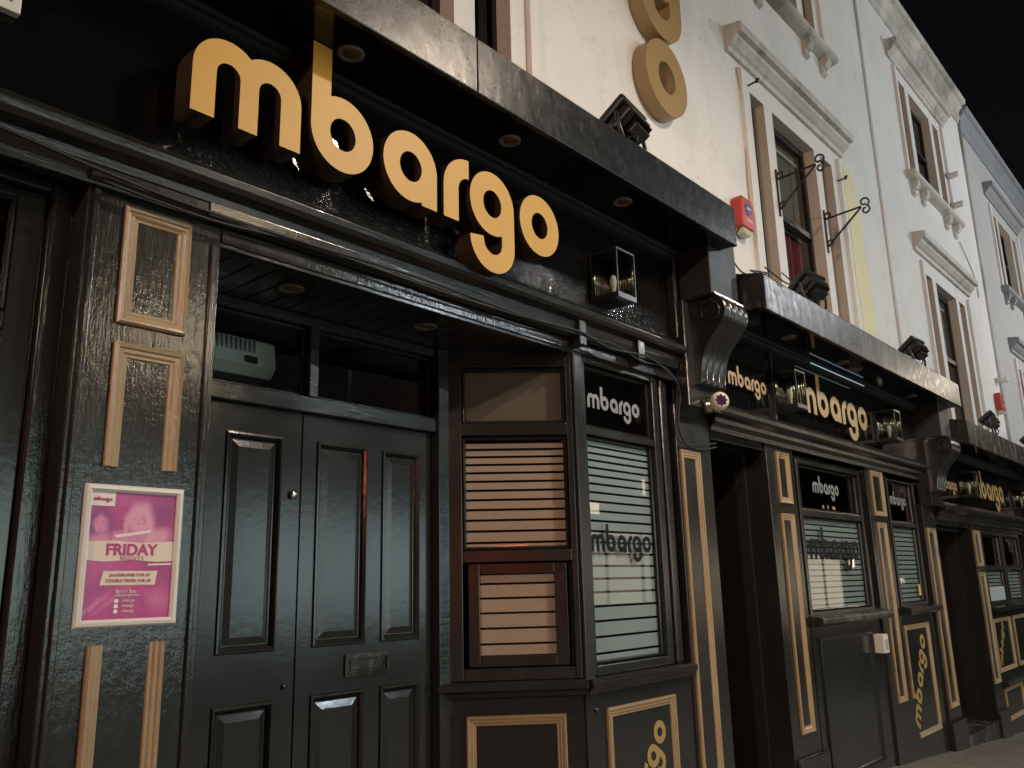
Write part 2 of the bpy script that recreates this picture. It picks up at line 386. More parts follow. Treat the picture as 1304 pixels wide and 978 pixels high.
def letter_mesh(ch, unit, depth, bev=0):
    cu = bpy.data.curves.new('l', 'CURVE'); cu.dimensions = '2D'; cu.fill_mode = 'BOTH'
    for loop in glyph(ch)[0]:
        sp = cu.splines.new('POLY'); sp.points.add(len(loop) - 1); sp.use_cyclic_u = True
        for p, (x, y) in zip(sp.points, loop): p.co = (x * unit, y * unit, 0, 1)
    cu.extrude = depth / 2; cu.bevel_depth = bev
    return curve_to_mesh(cu)
def curve_to_mesh(cu):
    o = bpy.data.objects.new('tmp', cu); COL.objects.link(o)
    dg = bpy.context.evaluated_depsgraph_get(); me = bpy.data.meshes.new_from_object(o.evaluated_get(dg))
    bpy.data.objects.remove(o); me.materials.clear(); return me
UP = Matrix.Rotation(R(90), 4, 'X')
def word_mesh(unit, depth, mtx, m, name='lettering', word='mbargo'):
    bm = new()
    for ch in word:
        me = letter_mesh(ch, unit, depth); me.transform(Matrix.Translation((OFF[ch] * unit, 0, 0)))
        bm.from_mesh(me); bpy.data.meshes.remove(me)
    me = bpy.data.meshes.new(name); bm.to_mesh(me); bm.free(); me.transform(mtx); me.materials.append(m); return me
def word_part(name, parent, x, z, y, unit, m, width=None, rot=0, mt=None, depth=.001, label=None):
    sx = (width / (6.27 * unit)) if width else 1
    t = Matrix.Translation((x, y, z)) @ UP @ Matrix.Rotation(R(rot), 4, 'Z') @ Matrix.Diagonal((sx, 1, 1, 1))
    if mt is not None: t = mt @ t
    o = link(word_mesh(unit, depth, t, m, name), name, parent)
    if label: o['label'] = label
    return o
def word_sign(x, z, y, unit, m, side, depth, width, label, group, word='mbargo'):
    t = thing('shop_sign', (x, y, z), label, 'sign', group)
    sx = width / (6.27 * unit)
    for ch in word:
        me = letter_mesh(ch, unit, depth, 0)
        me.transform(Matrix.Translation((x, y + depth / 2, z)) @ UP @ Matrix.Diagonal((sx, 1, 1, 1)) @ Matrix.Translation((OFF[ch] * unit, 0, 0)))
        me.materials.append(m); me.materials.append(side)
        for p in me.polygons: p.material_index = 0 if abs(p.normal.y) > .8 else 1
        link(me, 'letter', t)
    return t
def text_mesh(s, size, m, mtx, align='CENTER', bold=0, spacing=1):
    cu = bpy.data.curves.new('t', 'FONT'); cu.body = s; cu.size = size; cu.align_x = align; cu.offset = bold; cu.space_character = spacing; cu.extrude = .0004
    me = curve_to_mesh(cu); me.transform(mtx @ UP); me.materials.append(m); return me

# ------------------------------------------------------------------ street
def sheet(x0, x1, y0, y1, dz=0):
    bm = new(); bm.faces.new([bm.verts.new(p) for p in ((x0, y0, gz(x0) + dz), (x1, y0, gz(x1) + dz), (x1, y1, gz(x1) + dz), (x0, y1, gz(x0) + dz))]); return bm
struct('ground', sheet(-90, 160, -90, 90, -.16), M['asphalt'])
struct('road', sheet(-60, 120, -6.2, -1.05, -.12), M['asphalt'])
struct('pavement', sheet(-60, 120, -1.0, 3.2, 0), M['paving'])
struct('far_pavement', sheet(-60, 120, -9.2, -6.3, 0), M['paving'])
for y0, y1 in ((-1.15, -1.0), (-6.3, -6.15)):
    bm = new(); a = [(-60, y0), (120, y0), (120, y1), (-60, y1)]
    t = [bm.verts.new((x, y, gz(x) + .002)) for x, y in a]; b = [bm.verts.new((x, y, gz(x) - .15)) for x, y in a]
    bm.faces.new(t); bm.faces.new(b[::-1])
    for i in range(4): bm.faces.new((t[i], b[i], b[(i + 1) % 4], t[(i + 1) % 4]))
    struct('kerb', bm, M['kerb'])

# ------------------------------------------------------------------ upper floors
WY = 2.6; GY = 2.70
def openings(dx, zt, zb):
    return [(6.04 + dx, 6.30 + dx, zb, zt), (6.46 + dx, 7.36 + dx, zb, zt), (7.51 + dx, 7.79 + dx, zb, zt)]
def reveal_bm(hs, d=GY + .06):
    bm = new(); y = WY + .001
    for x0, x1, z0, z1 in hs:
        for q in (((x0, y, z0), (x0, d, z0), (x0, d, z1), (x0, y, z1)), ((x1, y, z0), (x1, d, z0), (x1, d, z1), (x1, y, z1)),
                  ((x0, y, z1), (x1, y, z1), (x1, d, z1), (x0, d, z1)), ((x0, y, z0), (x1, y, z0), (x1, d, z0), (x0, d, z0))):
            bm.faces.new([bm.verts.new(p) for p in q])
    return bm
def upper_window(b, dx, zt, zb, hood_z=None, sill=True, stone='stone', curtain=None, blind=False, trim='stucco'):
    hs = openings(dx, zt, zb)
    w = part('window', reveal_bm(hs), M['reveal'], b)
    fr = new(); gl = new(); dk = new()
    for i, (x0, x1, z0, z1) in enumerate(hs):
        fw = .035 if i != 1 else .05; zm = (z0 + z1) / 2 + .02
        box(fr, x0, x0 + fw, GY, GY + .05, z0, z1); box(fr, x1 - fw, x1, GY, GY + .05, z0, z1)
        box(fr, x0 + fw, x1 - fw, GY, GY + .05, z1 - .06, z1); box(fr, x0 + fw, x1 - fw, GY, GY + .05, z0, z0 + .07)
        box(fr, x0 + fw, x1 - fw, GY - .015, GY + .045, zm - .025, zm + .025)
        box(gl, x0 + fw, x1 - fw, GY + .02, GY + .024, z0 + .06, z1 - .05)
        box(dk, x0 - .02, x1 + .02, GY + .5, GY + .52, z0, z1)
        for q in ((x0 - .02, x0 - .01), (x1 + .01, x1 + .02)): box(dk, q[0], q[1], GY + .05, GY + .5, z0, z1)
        box(dk, x0 - .02, x1 + .02, GY + .05, GY + .5, z1, z1 + .01)
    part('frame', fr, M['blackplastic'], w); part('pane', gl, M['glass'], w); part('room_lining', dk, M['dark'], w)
    x0, x1, z0, z1 = hs[1]
    if curtain:
        bm = new(); zm = (z0 + z1) / 2; n = 40
        top = []; bot = []
        for k in range(n + 1):
            x = x0 + .06 + (x1 - x0 - .12) * k / n; y = GY + .10 + .018 * math.sin(k * 1.9) + .01 * math.sin(k * .7)
            top.append(bm.verts.new((x, y, zm - .02))); bot.append(bm.verts.new((x, y, z0)))
        for k in range(n): bm.faces.new((top[k], bot[k], bot[k + 1], top[k + 1]))
        part('curtain', bm, curtain, w)
    if blind:
        bm = new(); box(bm, x0 + .06, x1 - .08, GY + .07, GY + .075, z1 - .92, z1 - .02); part('blind', bm, M['buff'], w)
        bm = new(); box(bm, x0 + .06, x1 - .10, GY + .04, GY + .062, z1 - .17, z1 - .15); part('blind_rail', bm, M['white_plastic'], w)
    # raised surround
    bm = new(); X0, X1 = hs[0][0] - .13, hs[2][1] + .13
    for q in (X0 - .07, X1):
        bm = new(); box(bm, q, q + .07, WY - .035, WY + .01, zb, zt + .12); part('surround_strip', bm, M[trim], w)
    if hood_z is not None:
        z = hood_z; bm = new()
        prism_x(bm, [(WY + .01, z - .215), (WY - .03, z - .215), (WY - .035, z - .17), (WY - .06, z - .155), (WY - .10, z - .115), (WY - .105, z - .09),
                     (WY - .15, z - .085), (WY - .155, z - .015), (WY - .14, z), (WY + .01, z + .02)], X0 - .26 + .0, X1 + .16)
        part('hood', bm, M[stone], w, bevel=.004)
    if sill:
        z = zb; bm = new()
        prism_x(bm, [(WY + .09, z), (WY - .11, z - .02), (WY - .12, z - .035), (WY - .12, z - .085), (WY - .09, z - .1), (WY + .01, z - .12)], X0 - .12, X1 + .12)
        part('sill', bm, M[stone], w, bevel=.004)
        for bx in (X0 + .02, X0 + .42, X1 - .56, X1 - .13):
            bm = new()
            prism_x(bm, [(WY + .01, z - .12), (WY - .09, z - .105), (WY - .095, z - .17), (WY - .06, z - .22), (WY - .03, z - .23), (WY - .045, z - .28), (WY + .01, z - .31)], bx, bx + .1)
            part('bracket', bm, M[stone], w, bevel=.006)
    return w
def roof_cornice(b, x0, x1, z, stone, dent=True):
    bm = new()
    prism_x(bm, [(WY + .01, z - .36), (WY - .02, z - .36), (WY - .03, z - .30), (WY - .045, z - .28), (WY - .05, z - .17), (WY - .10, z - .12), (WY - .10, z - .085), (WY - .15, z - .07), (WY - .165, z), (WY + .3, z + .05), (WY + .3, z - .36)], x0, x1)
    part('roof_cornice', bm, M[stone], b, bevel=.004)
# bay 1 + 2: white terrace
def make_house(x0, x1, ztop, zlow, wins, label, name='terrace_house', m='stucco', stone='stone', cornice=True):
    b = thing(name, ((x0 + x1) / 2, WY, gz((x0 + x1) / 2)), label, 'building')
    hs = [h for w in wins for h in openings(w['dx'], w['zt'], w['zb'])]
    hs = [(max(h[0], x0 + .01), h[1], h[2], h[3]) for h in hs]
    part('wall', wall_holes(x0, x1, zlow, ztop, WY, hs), M[m], b)
    bm = new(); box(bm, x0 + .003, x1 - .003, 3.4, 9, zlow, ztop); box(bm, x0 + .003, x0 + .09, WY + .01, 3.4, zlow, ztop); box(bm, x1 - .09, x1 - .003, WY + .01, 3.4, zlow, ztop)
    part('rear_wall', bm, M['brick'], b)
    bm = new(); prism_x(bm, [(WY + .2, ztop), (5.7, ztop + 1.1), (9.0, ztop)], x0, x1); part('roof', bm, M['blackplastic'], b)
    for w in wins: upper_window(b, **w)
    if cornice: roof_cornice(b, x0, x1, ztop, stone)
    return b
h0 = make_house(-5.0, 4.625, 9.55, 2.9, [dict(dx=-4.76, zt=5.84, zb=3.95, hood_z=6.25), dict(dx=-4.76, zt=8.5, zb=7.14, hood_z=9.05)],
                'white rendered house above the large gold shop sign, its windows cut by the top edge', 'terrace_house')
h1 = make_house(4.625, 9.225, 9.2, 2.9, [dict(dx=0, zt=5.50, zb=3.7, hood_z=5.90, curtain=simple('dark_red_curtain', (.17, .02, .03), .8), blind=True, sill=False),
                                     dict(dx=0, zt=8.16, zb=6.80, hood_z=8.7)],
                'white rendered house with red curtained window and a faded yellow stripe')
h2 = make_house(9.225, 13.825, 8.87, 2.6, [dict(dx=4.62, zt=5.15, zb=3.3, hood_z=5.56, sill=False, blind=True), dict(dx=4.62, zt=7.81, zb=6.45, hood_z=8.18)],
                'white rendered house with two small cameras beside its upper window')
h3 = make_house(13.825, 18.5, 8.78, 2.3, [dict(dx=9.33, zt=4.80, zb=3.0, hood_z=5.22, sill=False, stone='stone_grey'), dict(dx=9.33, zt=7.50, zb=6.16, hood_z=7.92, stone='stone_grey')],
                'blue grey rendered house at the far right end of the terrace', m='stucco_grey', stone='stone_grey')
h4 = make_house(18.5, 27, 8.5, 0, [dict(dx=14, zt=4.5, zb=2.7, hood_z=4.9), dict(dx=14, zt=7.2, zb=5.9, hood_z=7.6)], 'pale house beyond the blue grey one, almost out of the picture')
# faded yellow stripe (old painted sign ghost) and panel joint line
bm = new(); prism_y(bm, [(8.12, 3.5), (8.46, 3.5), (8.52, 4.2), (8.46, 4.7), (8.45, 5.2), (8.40, 5.50), (8.28, 5.64), (8.12, 5.62), (8.08, 5.2), (8.12, 4.9), (8.10, 4.4), (8.15, 4.1)], WY - .004, WY + .002)
part('paint_stripe', bm, M['yellow'], h1, label='faded yellow paint stripe')
bm = new(); tube(bm, [(9.235, WY - .012, 2.8), (9.235, WY - .012, 8.9)], .018)
solo('drainpipe', bm, M['stucco'], (9.235, WY, 2.8), 'thin white vertical pipe running up between two white houses', 'pipe', smooth=True)
bm = new(); tube(bm, [(13.83, WY - .015, 2.8), (13.83, WY - .015, 8.5)], .025)
solo('drainpipe', bm, M['stone'], (13.83, WY, 2.8), 'thin vertical pipe where the white render meets the blue grey house', 'pipe', smooth=True)
bm = new(); tube(bm, smooth_path([(12.62, WY - .02, 6.15), (13.0, WY - .01, 5.98), (13.3, WY - .01, 5.75), (13.32, WY - .01, 5.5)]), .008)
solo('loose_cable', bm, M['stone'], (12.62, WY, 6.15), 'loose cable hanging from the upper window sill of the house with cameras', 'cable')
bm = new(); tube(bm, smooth_path([(5.82, WY - .012, 5.62), (5.87, WY - .012, 5.2), (5.83, WY - .012, 4.6), (5.86, WY - .012, 4.0), (5.84, WY - .012, 3.6)]), .013)
solo('wall_cable', bm, M['reveal'], (5.85, WY, 3.6), 'painted cable running down the white wall beside the red alarm box', 'cable', smooth=True)

# ------------------------------------------------------------------ shopfronts
PY_ = 2.5
CORN = lambda z: [(PY_ + .02, z - .14), (PY_ - .02, z - .14), (PY_ - .025, z - .11), (PY_ - .05, z - .085), (PY_ - .055, z - .06), (PY_ - .09, z - .045), (PY_ - .105, z - .03), (PY_ - .11, z - .006), (PY_ - .10, z + .004), (PY_ - .06, z + .018), (PY_ - .045, z + .045), (PY_ - .02, z + .055), (PY_ + .02, z + .055)]
def canopy(b, x0, x1, zb, zt, m):
    bm = new()
    prism_x(bm, [(2.13, zb), (2.13, zt - .02), (2.145, zt), (2.30, zt + .03), (WY - .004, zt + .13), (WY - .004, zb + .02), (2.16, zb + .02), (2.16, zb)], x0, x1)
    c = part('canopy', bm, m, b, bevel=.006)
    bm = new(); box(bm, x0 + .01, x1 - .01, 2.161, 2.515, zb + .004, zb + .018); part('soffit', bm, M['board'], c)
    bm = new(); prism_x(bm, [(2.52, zb + .004), (2.445, zb + .004), (2.45, zb - .012), (2.465, zb - .02), (2.47, zb - .04), (2.49, zb - .052), (2.52, zb - .06)], x0 + .02, x1 - .02); part('bed_mould', bm, M['dust'], c)
    return c
def console(b, x0, x1, zt, zpb):
    """capital block, scrolled console and the pilaster head it sits on"""
    bm = new(); box(bm, x0 + .01, x1 + .05, 2.25, WY - .006, zt + .01, zt + .57)
    blk = part('capital_block', bm, M['matte'], b, bevel=.006)
    bm = new(); prism_x(bm, [(WY - .01, zt - .01), (2.24, zt - .01), (2.215, zt - .004), (2.215, zt + .008), (WY - .01, zt + .008)], x0 - .02, x1 + .08); part('cap_mould', bm, M['black_h'], blk)
    bm = new(); box(bm, x0 - .08, x1, 2.40, 2.52, zt - .66, zt - .012)
    part('pilaster_head', bm, M['old'], b, bevel=.006)
    # S-scroll, fluted on its face
    prof = smooth_path([(2.40, zt - .52, 0), (2.352, zt - .515, 0), (2.342, zt - .44, 0), (2.325, zt - .36, 0), (2.285, zt - .28, 0), (2.225, zt - .215, 0), (2.175, zt - .15, 0), (2.162, zt - .09, 0), (2.18, zt - .035, 0), (2.22, zt - .012, 0), (2.40, zt - .012, 0)], 5)
    bm = new(); n = 28; rows = []
    for k in range(n + 1):
        t = k / n; x = x0 + .005 + (x1 - x0 - .01) * t; fl = .012 * abs(math.sin(t * math.pi * 4)) ** .6 - .012
        row = []
        for i, p in enumerate(prof):
            e = min(1, i / 6, (len(prof) - 1 - i) / 6)
            row.append(bm.verts.new((x, p.x - fl * e, p.y)))
        rows.append(row)
    for a, c in zip(rows, rows[1:]):
        for i in range(len(prof) - 1): bm.faces.new((a[i], a[i + 1], c[i + 1], c[i]))
    bm.faces.new(rows[0]); bm.faces.new(rows[-1][::-1])
    con = part('console', bm, M['black'], b)
    bm = new(); tube(bm, [(x0 - .002, 2.265 + .058 * math.cos(a / 10), zt - .10 + .058 * math.sin(a / 10)) for a in range(0, 64, 2)], .006, 6)
    tube(bm, [(x0 - .002, 2.265 + .026 * math.cos(a / 4), zt - .10 + .026 * math.sin(a / 4)) for a in range(0, 26, 1)], .005, 6)
    part('volute', bm, M['black'], con)
def pilaster(b, x0, x1, z0, z1, panels, y=PY_, depth=.16, m='black'):
    bm = new(); box(bm, x0, x1, y, y + depth, z0, z1); p = part('pilaster', bm, M[m], b, bevel=.004)
    for (a, c, d, e) in panels:
        bm = new(); mould(bm, rect(a, c, d, e)[::1], TRIM, y); part('panel_moulding', bm, M['gold_trim'], p)
    return p
def levels(z0, z1, s, g, r=1.0, gr=1.0):
    out = []; z = z1; 
    while z > z0 + .004:
        zn = max(z0, z - s); out.append((zn, z - g)) if z - g > zn else None
        z = zn; s *= r; g *= gr
    return out
def window(b, x0, x1, z0, z1, ztr=None, y=2.55, mt=None, film=None, filmmat='film', fr=.03, inner=(.0, .0), back=None, label=None, frames='black', low=None):
    """framed shop window; ztr = (bottom, top) of the transom rail; film = list of bands"""
    bm = new(); w = .045
    f2 = .014
    def fbox(*a): box(bm, *a, mt)
    fbox(x0 - w, x0, y - .03, y + .05, z0 - w, z1 + w); fbox(x1, x1 + w, y - .03, y + .05, z0 - w, z1 + w)
    fbox(x0, x1, y - .03, y + .05, z1, z1 + w); fbox(x0, x1, y - .03, y + .05, z0 - w, z0)
    # inner bead
    cells = [(z0, z1)] if not ztr else [(z0, ztr[0]), (ztr[1], z1)]
    if ztr: fbox(x0, x1, y - .022, y + .05, ztr[0], ztr[1])
    win = part('window', bm, M[frames], b, bevel=.004, label=label)
    bm = new()
    for a, c in cells: mould(bm, rect(x0, x1, a, c), [(0, 0), (.004, .010), (.010, .014), (.016, .010), (.018, 0)], y + .012, mt=mt)
    part('bead', bm, M[frames], win)
    bm = new()
    for a, c in cells: box(bm, x0 + .004, x1 - .004, y + .014, y + .018, a, c, mt)
    part('pane', bm, M['glass'], win)
    if film:
        bm = new()
        for a, c in film: box(bm, x0 + .006, x1 - .006, y + .0215, y + .0225, a, c, mt)
        part('frosted_film', bm, M[filmmat], win)
    if back is not None:
        bm = new(); box(bm, x0 + .004, x1 - .004, y + .04, y + .045, cells[-1][0], cells[-1][1], mt); part('backing_board', bm, M['buff'], win)
    return win

# ---- shopfront 1
s1 = thing('shopfront', (2.7, PY_, gz(2.7)), 'nearest black shopfront with double doors and a canted corner window', 'shopfront')
canopy(s1, -4.0, 4.55, 3.555, 3.825, M['canopy'])
bm = new(); box(bm, 2.262, 2.268, 2.127, 2.131, 3.556, 3.815); part('canopy_joint', bm, M['dark'], s1)
bm = new(); box(bm, -4, 4.36, PY_, PY_ + .04, 2.93, 3.57); part('fascia_board', bm, M['board'], s1)
bm = new(); prism_x(bm, CORN(2.93), -4, 4.345); part('fascia_cornice', bm, M['black_h'], s1, bevel=.002)
bm = new(); box(bm, 4.30, 4.335, 2.44, 2.50, 2.99, 3.50); part('end_bead', bm, M['old'], s1, bevel=.008)
# hood strip of the rolled shutter box and lintel
bm = new(); prism_x(bm, [(PY_ + .12, 2.79), (PY_ - .02, 2.79), (PY_ - .045, 2.80), (PY_ - .05, 2.845), (PY_ - .04, 2.853), (PY_ + .02, 2.858), (PY_ + .12, 2.86)], 1.30, 4.30); part('head_rail', bm, M['black_h'], s1, bevel=.003)
bm = new(); prism_x(bm, [(PY_ + .12, 2.80), (PY_ - .03, 2.80), (PY_ - .045, 2.81), (PY_ - .045, 2.855), (PY_ + .12, 2.87)], .92, 1.299); prism_x(bm, [(PY_ + .12, 2.83), (PY_ - .03, 2.83), (PY_ - .045, 2.845), (PY_ - .04, 2.885), (PY_ + .12, 2.89)], -1.2, .9); part('head_rail', bm, M['black_h'], s1, bevel=.003)
bm = new(); box(bm, 1.372, 4.30, PY_ - .005, PY_ + .09, 2.735, 2.80); part('lintel', bm, M['old'], s1, bevel=.004)
bm = new(); box(bm, 1.372, 3.34, PY_ + .002, PY_ + .03, 2.722, 2.738); part('lintel_bead', bm, M['black_h'], s1)
for x in (3.30, 3.84):
    bm = new(); box(bm, x, x + .055, PY_ - .075, PY_ - .002, 2.75, 2.93); part('bracket', bm, M['black'], s1, bevel=.004)
# boarded recess ceiling
bm = new(); k = 0; x = 1.0
while x < 3.45:
    box(bm, x, x + .088, PY_ + .092, 3.06, 2.742, 2.76); x += .094
box(bm, 1.0, 3.5, PY_ + .09, 3.1, 2.762, 2.79)
part('recess_ceiling', bm, M['black'], s1, bevel=.003)
# left pilaster
p1 = pilaster(s1, .93, 1.372, .3, 2.80, [(1.045, 1.262, 2.38, 2.76)], m='old')
bm = new(); mould(bm, [(1.045, 1.945), (1.045, 2.32), (1.265, 2.32), (1.265, 1.945)], [(-o, h) for o, h in TRIM], PY_, closed=False); part('panel_moulding', bm, M['gold_trim'], p1, label='gold moulding broken off above the poster')
bm = new(); mould(bm, [(1.265, 1.445), (1.265, .85), (1.045, .85), (1.045, 1.445)], [(-o, h) for o, h in TRIM], PY_, closed=False); part('panel_moulding', bm, M['gold_trim'], p1, label='gold moulding broken off below the poster')
for x in (.885, .905): 
    pass
bm = new(); box(bm, .945, .965, PY_ - .012, PY_, .6, 2.79); box(bm, 1.335, 1.352, PY_ - .01, PY_, .6, 2.72); part('edge_bead', bm, M['old'], p1, bevel=.004)
# side door / window left of the pilaster
bm = new(); Y2 = 2.62
box(bm, .865, .93, Y2 - .03, Y2 + .1, .5, 2.80); box(bm, -.5, .865, Y2 - .03, Y2 + .1, 2.775, 2.84); part('door_frame', bm, M['old'], s1, bevel=.006)
bm = new(); box(bm, .78, .862, Y2, Y2 + .05, .55, 2.77); box(bm, -.3, .78, Y2, Y2 + .05, 2.74, 2.77); box(bm, -.3, .78, Y2, Y2 + .05, 2.33, 2.385); box(bm, -.3, .78, Y2 + .006, Y2 + .04, .55, 2.33)
sd = part('side_door', bm, M['door'], s1, bevel=.005)
bm = new(); box(bm, -.3, .78, Y2 + .02, Y2 + .024, 2.385, 2.74); part('pane', bm, M['glass'], sd)
bm = new(); box(bm, -1.2, .9, Y2 + .42, Y2 + .45, .5, 2.9); part('room_lining', bm, M['dark'], sd)
bm = new(); mould(bm, rect(-.3, .78, 2.385, 2.74), [(0, 0), (.004, .01), (.012, .014), (.018, 0)], Y2 + .006); part('bead', bm, M['old'], sd)
bm = new(); tube(bm, smooth_path([(.62, Y2 - .01, 2.475), (.655, Y2 - .03, 2.478), (.672, Y2 - .035, 2.455), (.668, Y2 - .03, 2.40)], 5), .009); part('catch', bm, M['gold_trim'], sd, smooth=True)
bm = new(); box(bm, -1.2, .92, PY_ + .03, PY_ + .14, 2.84, 2.93); part('frieze', bm, M['black'], s1)
bm = new(); box(bm, .60, .78, PY_ + .0, PY_ + .03, 2.80, 2.84, bev=.004); part('cover_plate', bm, M['canopy_worn'], s1)
bm = new(); box(bm, .92, 4.36, PY_ + .03, PY_ + .10, 2.805, 2.93); part('frieze', bm, M['black'], s1)
# doors
DY = 3.0
bm = new(); box(bm, 1.10, 1.25, DY - .04, DY + .08, .45, 2.742); box(bm, 2.82, 2.93, DY - .05, DY + .08, .45, 2.742); box(bm, 1.25, 2.82, DY - .03, DY + .08, 2.70, 2.742)
box(bm, 1.25, 2.82, DY - .035, DY + .08, 2.315, 2.385); box(bm, 2.075, 2.125, DY - .03, DY + .08, 2.385, 2.70); part('door_frame', bm, M['black_h'], s1, bevel=.005)
def door_leaf(x0, x1, z0, z1, cols, mid):
    bm = new(); y = DY
    rails = [(z0, z0 + .2), (mid[0], mid[1]), (z1 - .11, z1)]
    holes = [(a, c, z0 + .2, mid[0]) for a, c in cols] + [(a, c, mid[1], z1 - .11) for a, c in cols]
    f = wall_holes(x0, x1, z0, z1, y, holes); me = bpy.data.meshes.new('t'); f.to_mesh(me); f.free(); bm.from_mesh(me)
    box(bm, x0, x1, y + .012, y + .045, z0, z1)
    for a, c, d, e in holes:
        mould(bm, rect(a, c, d, e), [(0, 0), (.004, .009), (.012, .011), (.02, .002), (.026, -.010), (.03, -.013)], y)
        box(bm, a + .028, c - .028, y + .008, y + .02, d + .028, e - .028)
        mould(bm, rect(a + .03, c - .03, d + .03, e - .03), [(0, -.009), (.03, .001)], y)
        bm.faces.new([bm.verts.new(p) for p in ((a + .06, y - .001, d + .06), (c - .06, y - .001, d + .06), (c - .06, y - .001, e - .06), (a + .06, y - .001, e - .06))])
    return part('door', bm, M['door'], s1)
MID = (1.17, 1.352)
dl = door_leaf(1.255, 2.066, .5, 2.312, [(1.37, 1.60), (1.715, 1.975)], MID)
dr = door_leaf(2.074, 2.818, .5, 2.312, [(2.145, 2.42), (2.505, 2.735)], MID)
bm = new(); box(bm, 2.066, 2.074, DY + .02, DY + .03, .5, 2.31); part('rebate', bm, M['dark'], dl)
bm = new(); lathe(bm, [(.002, 0), (.018, .001), (.019, .008), (.012, .014), (.002, .016)], (2.03, DY - .001, 1.965), 'y'); part('lock', bm, M['chrome'], dl, smooth=True)
bm = new(); lathe(bm, [(.002, 0), (.010, .001), (.010, .008), (.002, .010)], (2.02, DY - .001, 1.215), 'y'); part('keyhole_cover', bm, M['black'], dl, smooth=True)
bm = new(); mould(bm, rect(2.315, 2.555, 1.222, 1.312), [(0, 0), (0, .008), (.016, .011), (.018, .004), (.026, .004), (.028, .009)], DY)
box(bm, 2.343, 2.527, DY - .009, DY + .004, 1.25, 1.284); lb = part('letterbox', bm, M['canopy_worn'], dr)
bm = new(); box(bm, 2.518, 2.524, DY - .012, DY - .008, 1.257, 1.279); part('flap_hinge', bm, M['dark'], lb)
for x0, x1 in ((1.25, 2.075), (2.125, 2.82)):
    bm = new(); mould(bm, rect(x0, x1, 2.385, 2.70), [(0, 0), (.004, .012), (.014, .012), (.018, 0)], DY + .02); tw = part('transom_window', bm, M['black_h'], s1)
    bm = new(); box(bm, x0 + .002, x1 - .002, DY + .024, DY + .028, 2.385, 2.70); part('pane', bm, M['glass'], tw)
# lobby behind
bm = new(); box(bm, -4, 4.7, 4.6, 4.65, .3, 3.6); box(bm, -4, 4.6, 2.72, 4.6, 3.0, 3.02); box(bm, .93, 1.0, 2.66, 4.6, .3, 3.0); box(bm, 4.64, 4.68, 2.66, 4.6, .3, 3.0); box(bm, 2.95, 3.0, 3.09, 4.6, .3, 3.0)
part('lobby_lining', bm, simple('lobby_paint', (.06, .054, .048), .6), s1)
bm = new(); box(bm, 1.75, 1.95, 4.585, 4.6, 2.3, 2.95); box(bm, 2.3, 2.34, 4.58, 4.6, 1.5, 2.95); box(bm, 2.9, 2.93, 4.5, 4.6, 1.5, 2.95); part('lobby_panel', bm, simple('lobby_panel_paint', (.09, .10, .10), .6), s1)
# canted window A : local frame origin at the corner post
CW = Matrix.Translation((3.33, 2.52, 0)) @ Matrix.Rotation(R(-45), 4, 'Z')
lv = levels(1.19, 2.315, .034, .0115, 1.045, 1.0)
bm = new(); y0 = 0.0
box(bm, -.66, -.555, -.01, .07, 1.15, 2.76, CW); box(bm, -.03, .0, -.01, .08, 1.15, 2.745, CW)
box(bm, -.555, -.03, -.006, .07, 2.655, 2.75, CW); box(bm, -.555, -.03, -.008, .06, 2.305, 2.365, CW); box(bm, -.555, -.03, -.012, .06, 1.69, 1.745, CW)
box(bm, -.555, -.03, -.005, .06, 1.15, 1.205, CW)
wa = part('window', bm, M['black'], s1, bevel=.004, label='canted window facing the doors, its frosted film coloured as if lit salmon')
bm = new(); mould(bm, rect(-.555, -.03, 2.365, 2.655), [(0, 0), (.004, .010), (.014, .013), (.02, 0)], .03, mt=CW); mould(bm, rect(-.555, -.03, 1.745, 2.305), [(0, 0), (.004, .010), (.014, .013), (.02, 0)], .03, mt=CW); part('bead', bm, M['black'], wa)
bm = new(); box(bm, -.54, -.045, .028, .032, 2.37, 2.65, CW); box(bm, -.54, -.045, .028, .032, 1.75, 2.30, CW); part('pane', bm, M['glass'], wa)
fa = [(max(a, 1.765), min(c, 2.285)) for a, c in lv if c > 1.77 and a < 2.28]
bm = new(); [box(bm, -.54, -.045, .036, .037, a, c, CW) for a, c in fa if c > a]; part('frosted_film', bm, M['film_lit_pink'], wa)
bm = new(); box(bm, -.55, -.035, .045, .05, 2.366, 2.654, CW); part('backing_board', bm, M['buff'], wa)
# small opening sash below
bm = new()
for q in ((-.53, -.475, 1.21, 1.685), (-.115, -.055, 1.21, 1.685), (-.475, -.115, 1.635, 1.685), (-.475, -.115, 1.21, 1.258)): box(bm, q[0], q[1], .012, .05, q[2], q[3], CW)
sw = part('sash', bm, M['black'], wa, bevel=.004)
bm = new(); box(bm, -.475, -.115, .028, .032, 1.258, 1.635, CW); part('pane', bm, M['glass'], wa)
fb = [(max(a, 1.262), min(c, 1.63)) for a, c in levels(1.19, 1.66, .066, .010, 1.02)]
bm = new(); [box(bm, -.475, -.115, .036, .037, a, c, CW) for a, c in fb if c > a]; part('frosted_film', bm, M['film_lit_pink'], wa)
# stall riser below A
bm = new(); box(bm, -.66, .0, .0, .06, .3, 1.075, CW); ra = part('stall_riser', bm, M['door'], s1)
bm = new(); mould(bm, rect(-.545, -.085, .5, 1.0), TRIM, 0, mt=CW); part('panel_moulding', bm, M['gold_trim'], ra)
bm = new(); prism_x(bm, [(.03, 1.15), (-.045, 1.148), (-.062, 1.135), (-.062, 1.112), (-.04, 1.10), (-.03, 1.08), (.0, 1.072), (.03, 1.072)], -.675, .02, CW); part('sill', bm, M['black_h'], s1, bevel=.003)
# corner post
bm = new(); box(bm, 3.33, 3.40, PY_ - .004, PY_ + .11, 1.07, 2.735); part('corner_post', bm, M['black'], s1, bevel=.006)
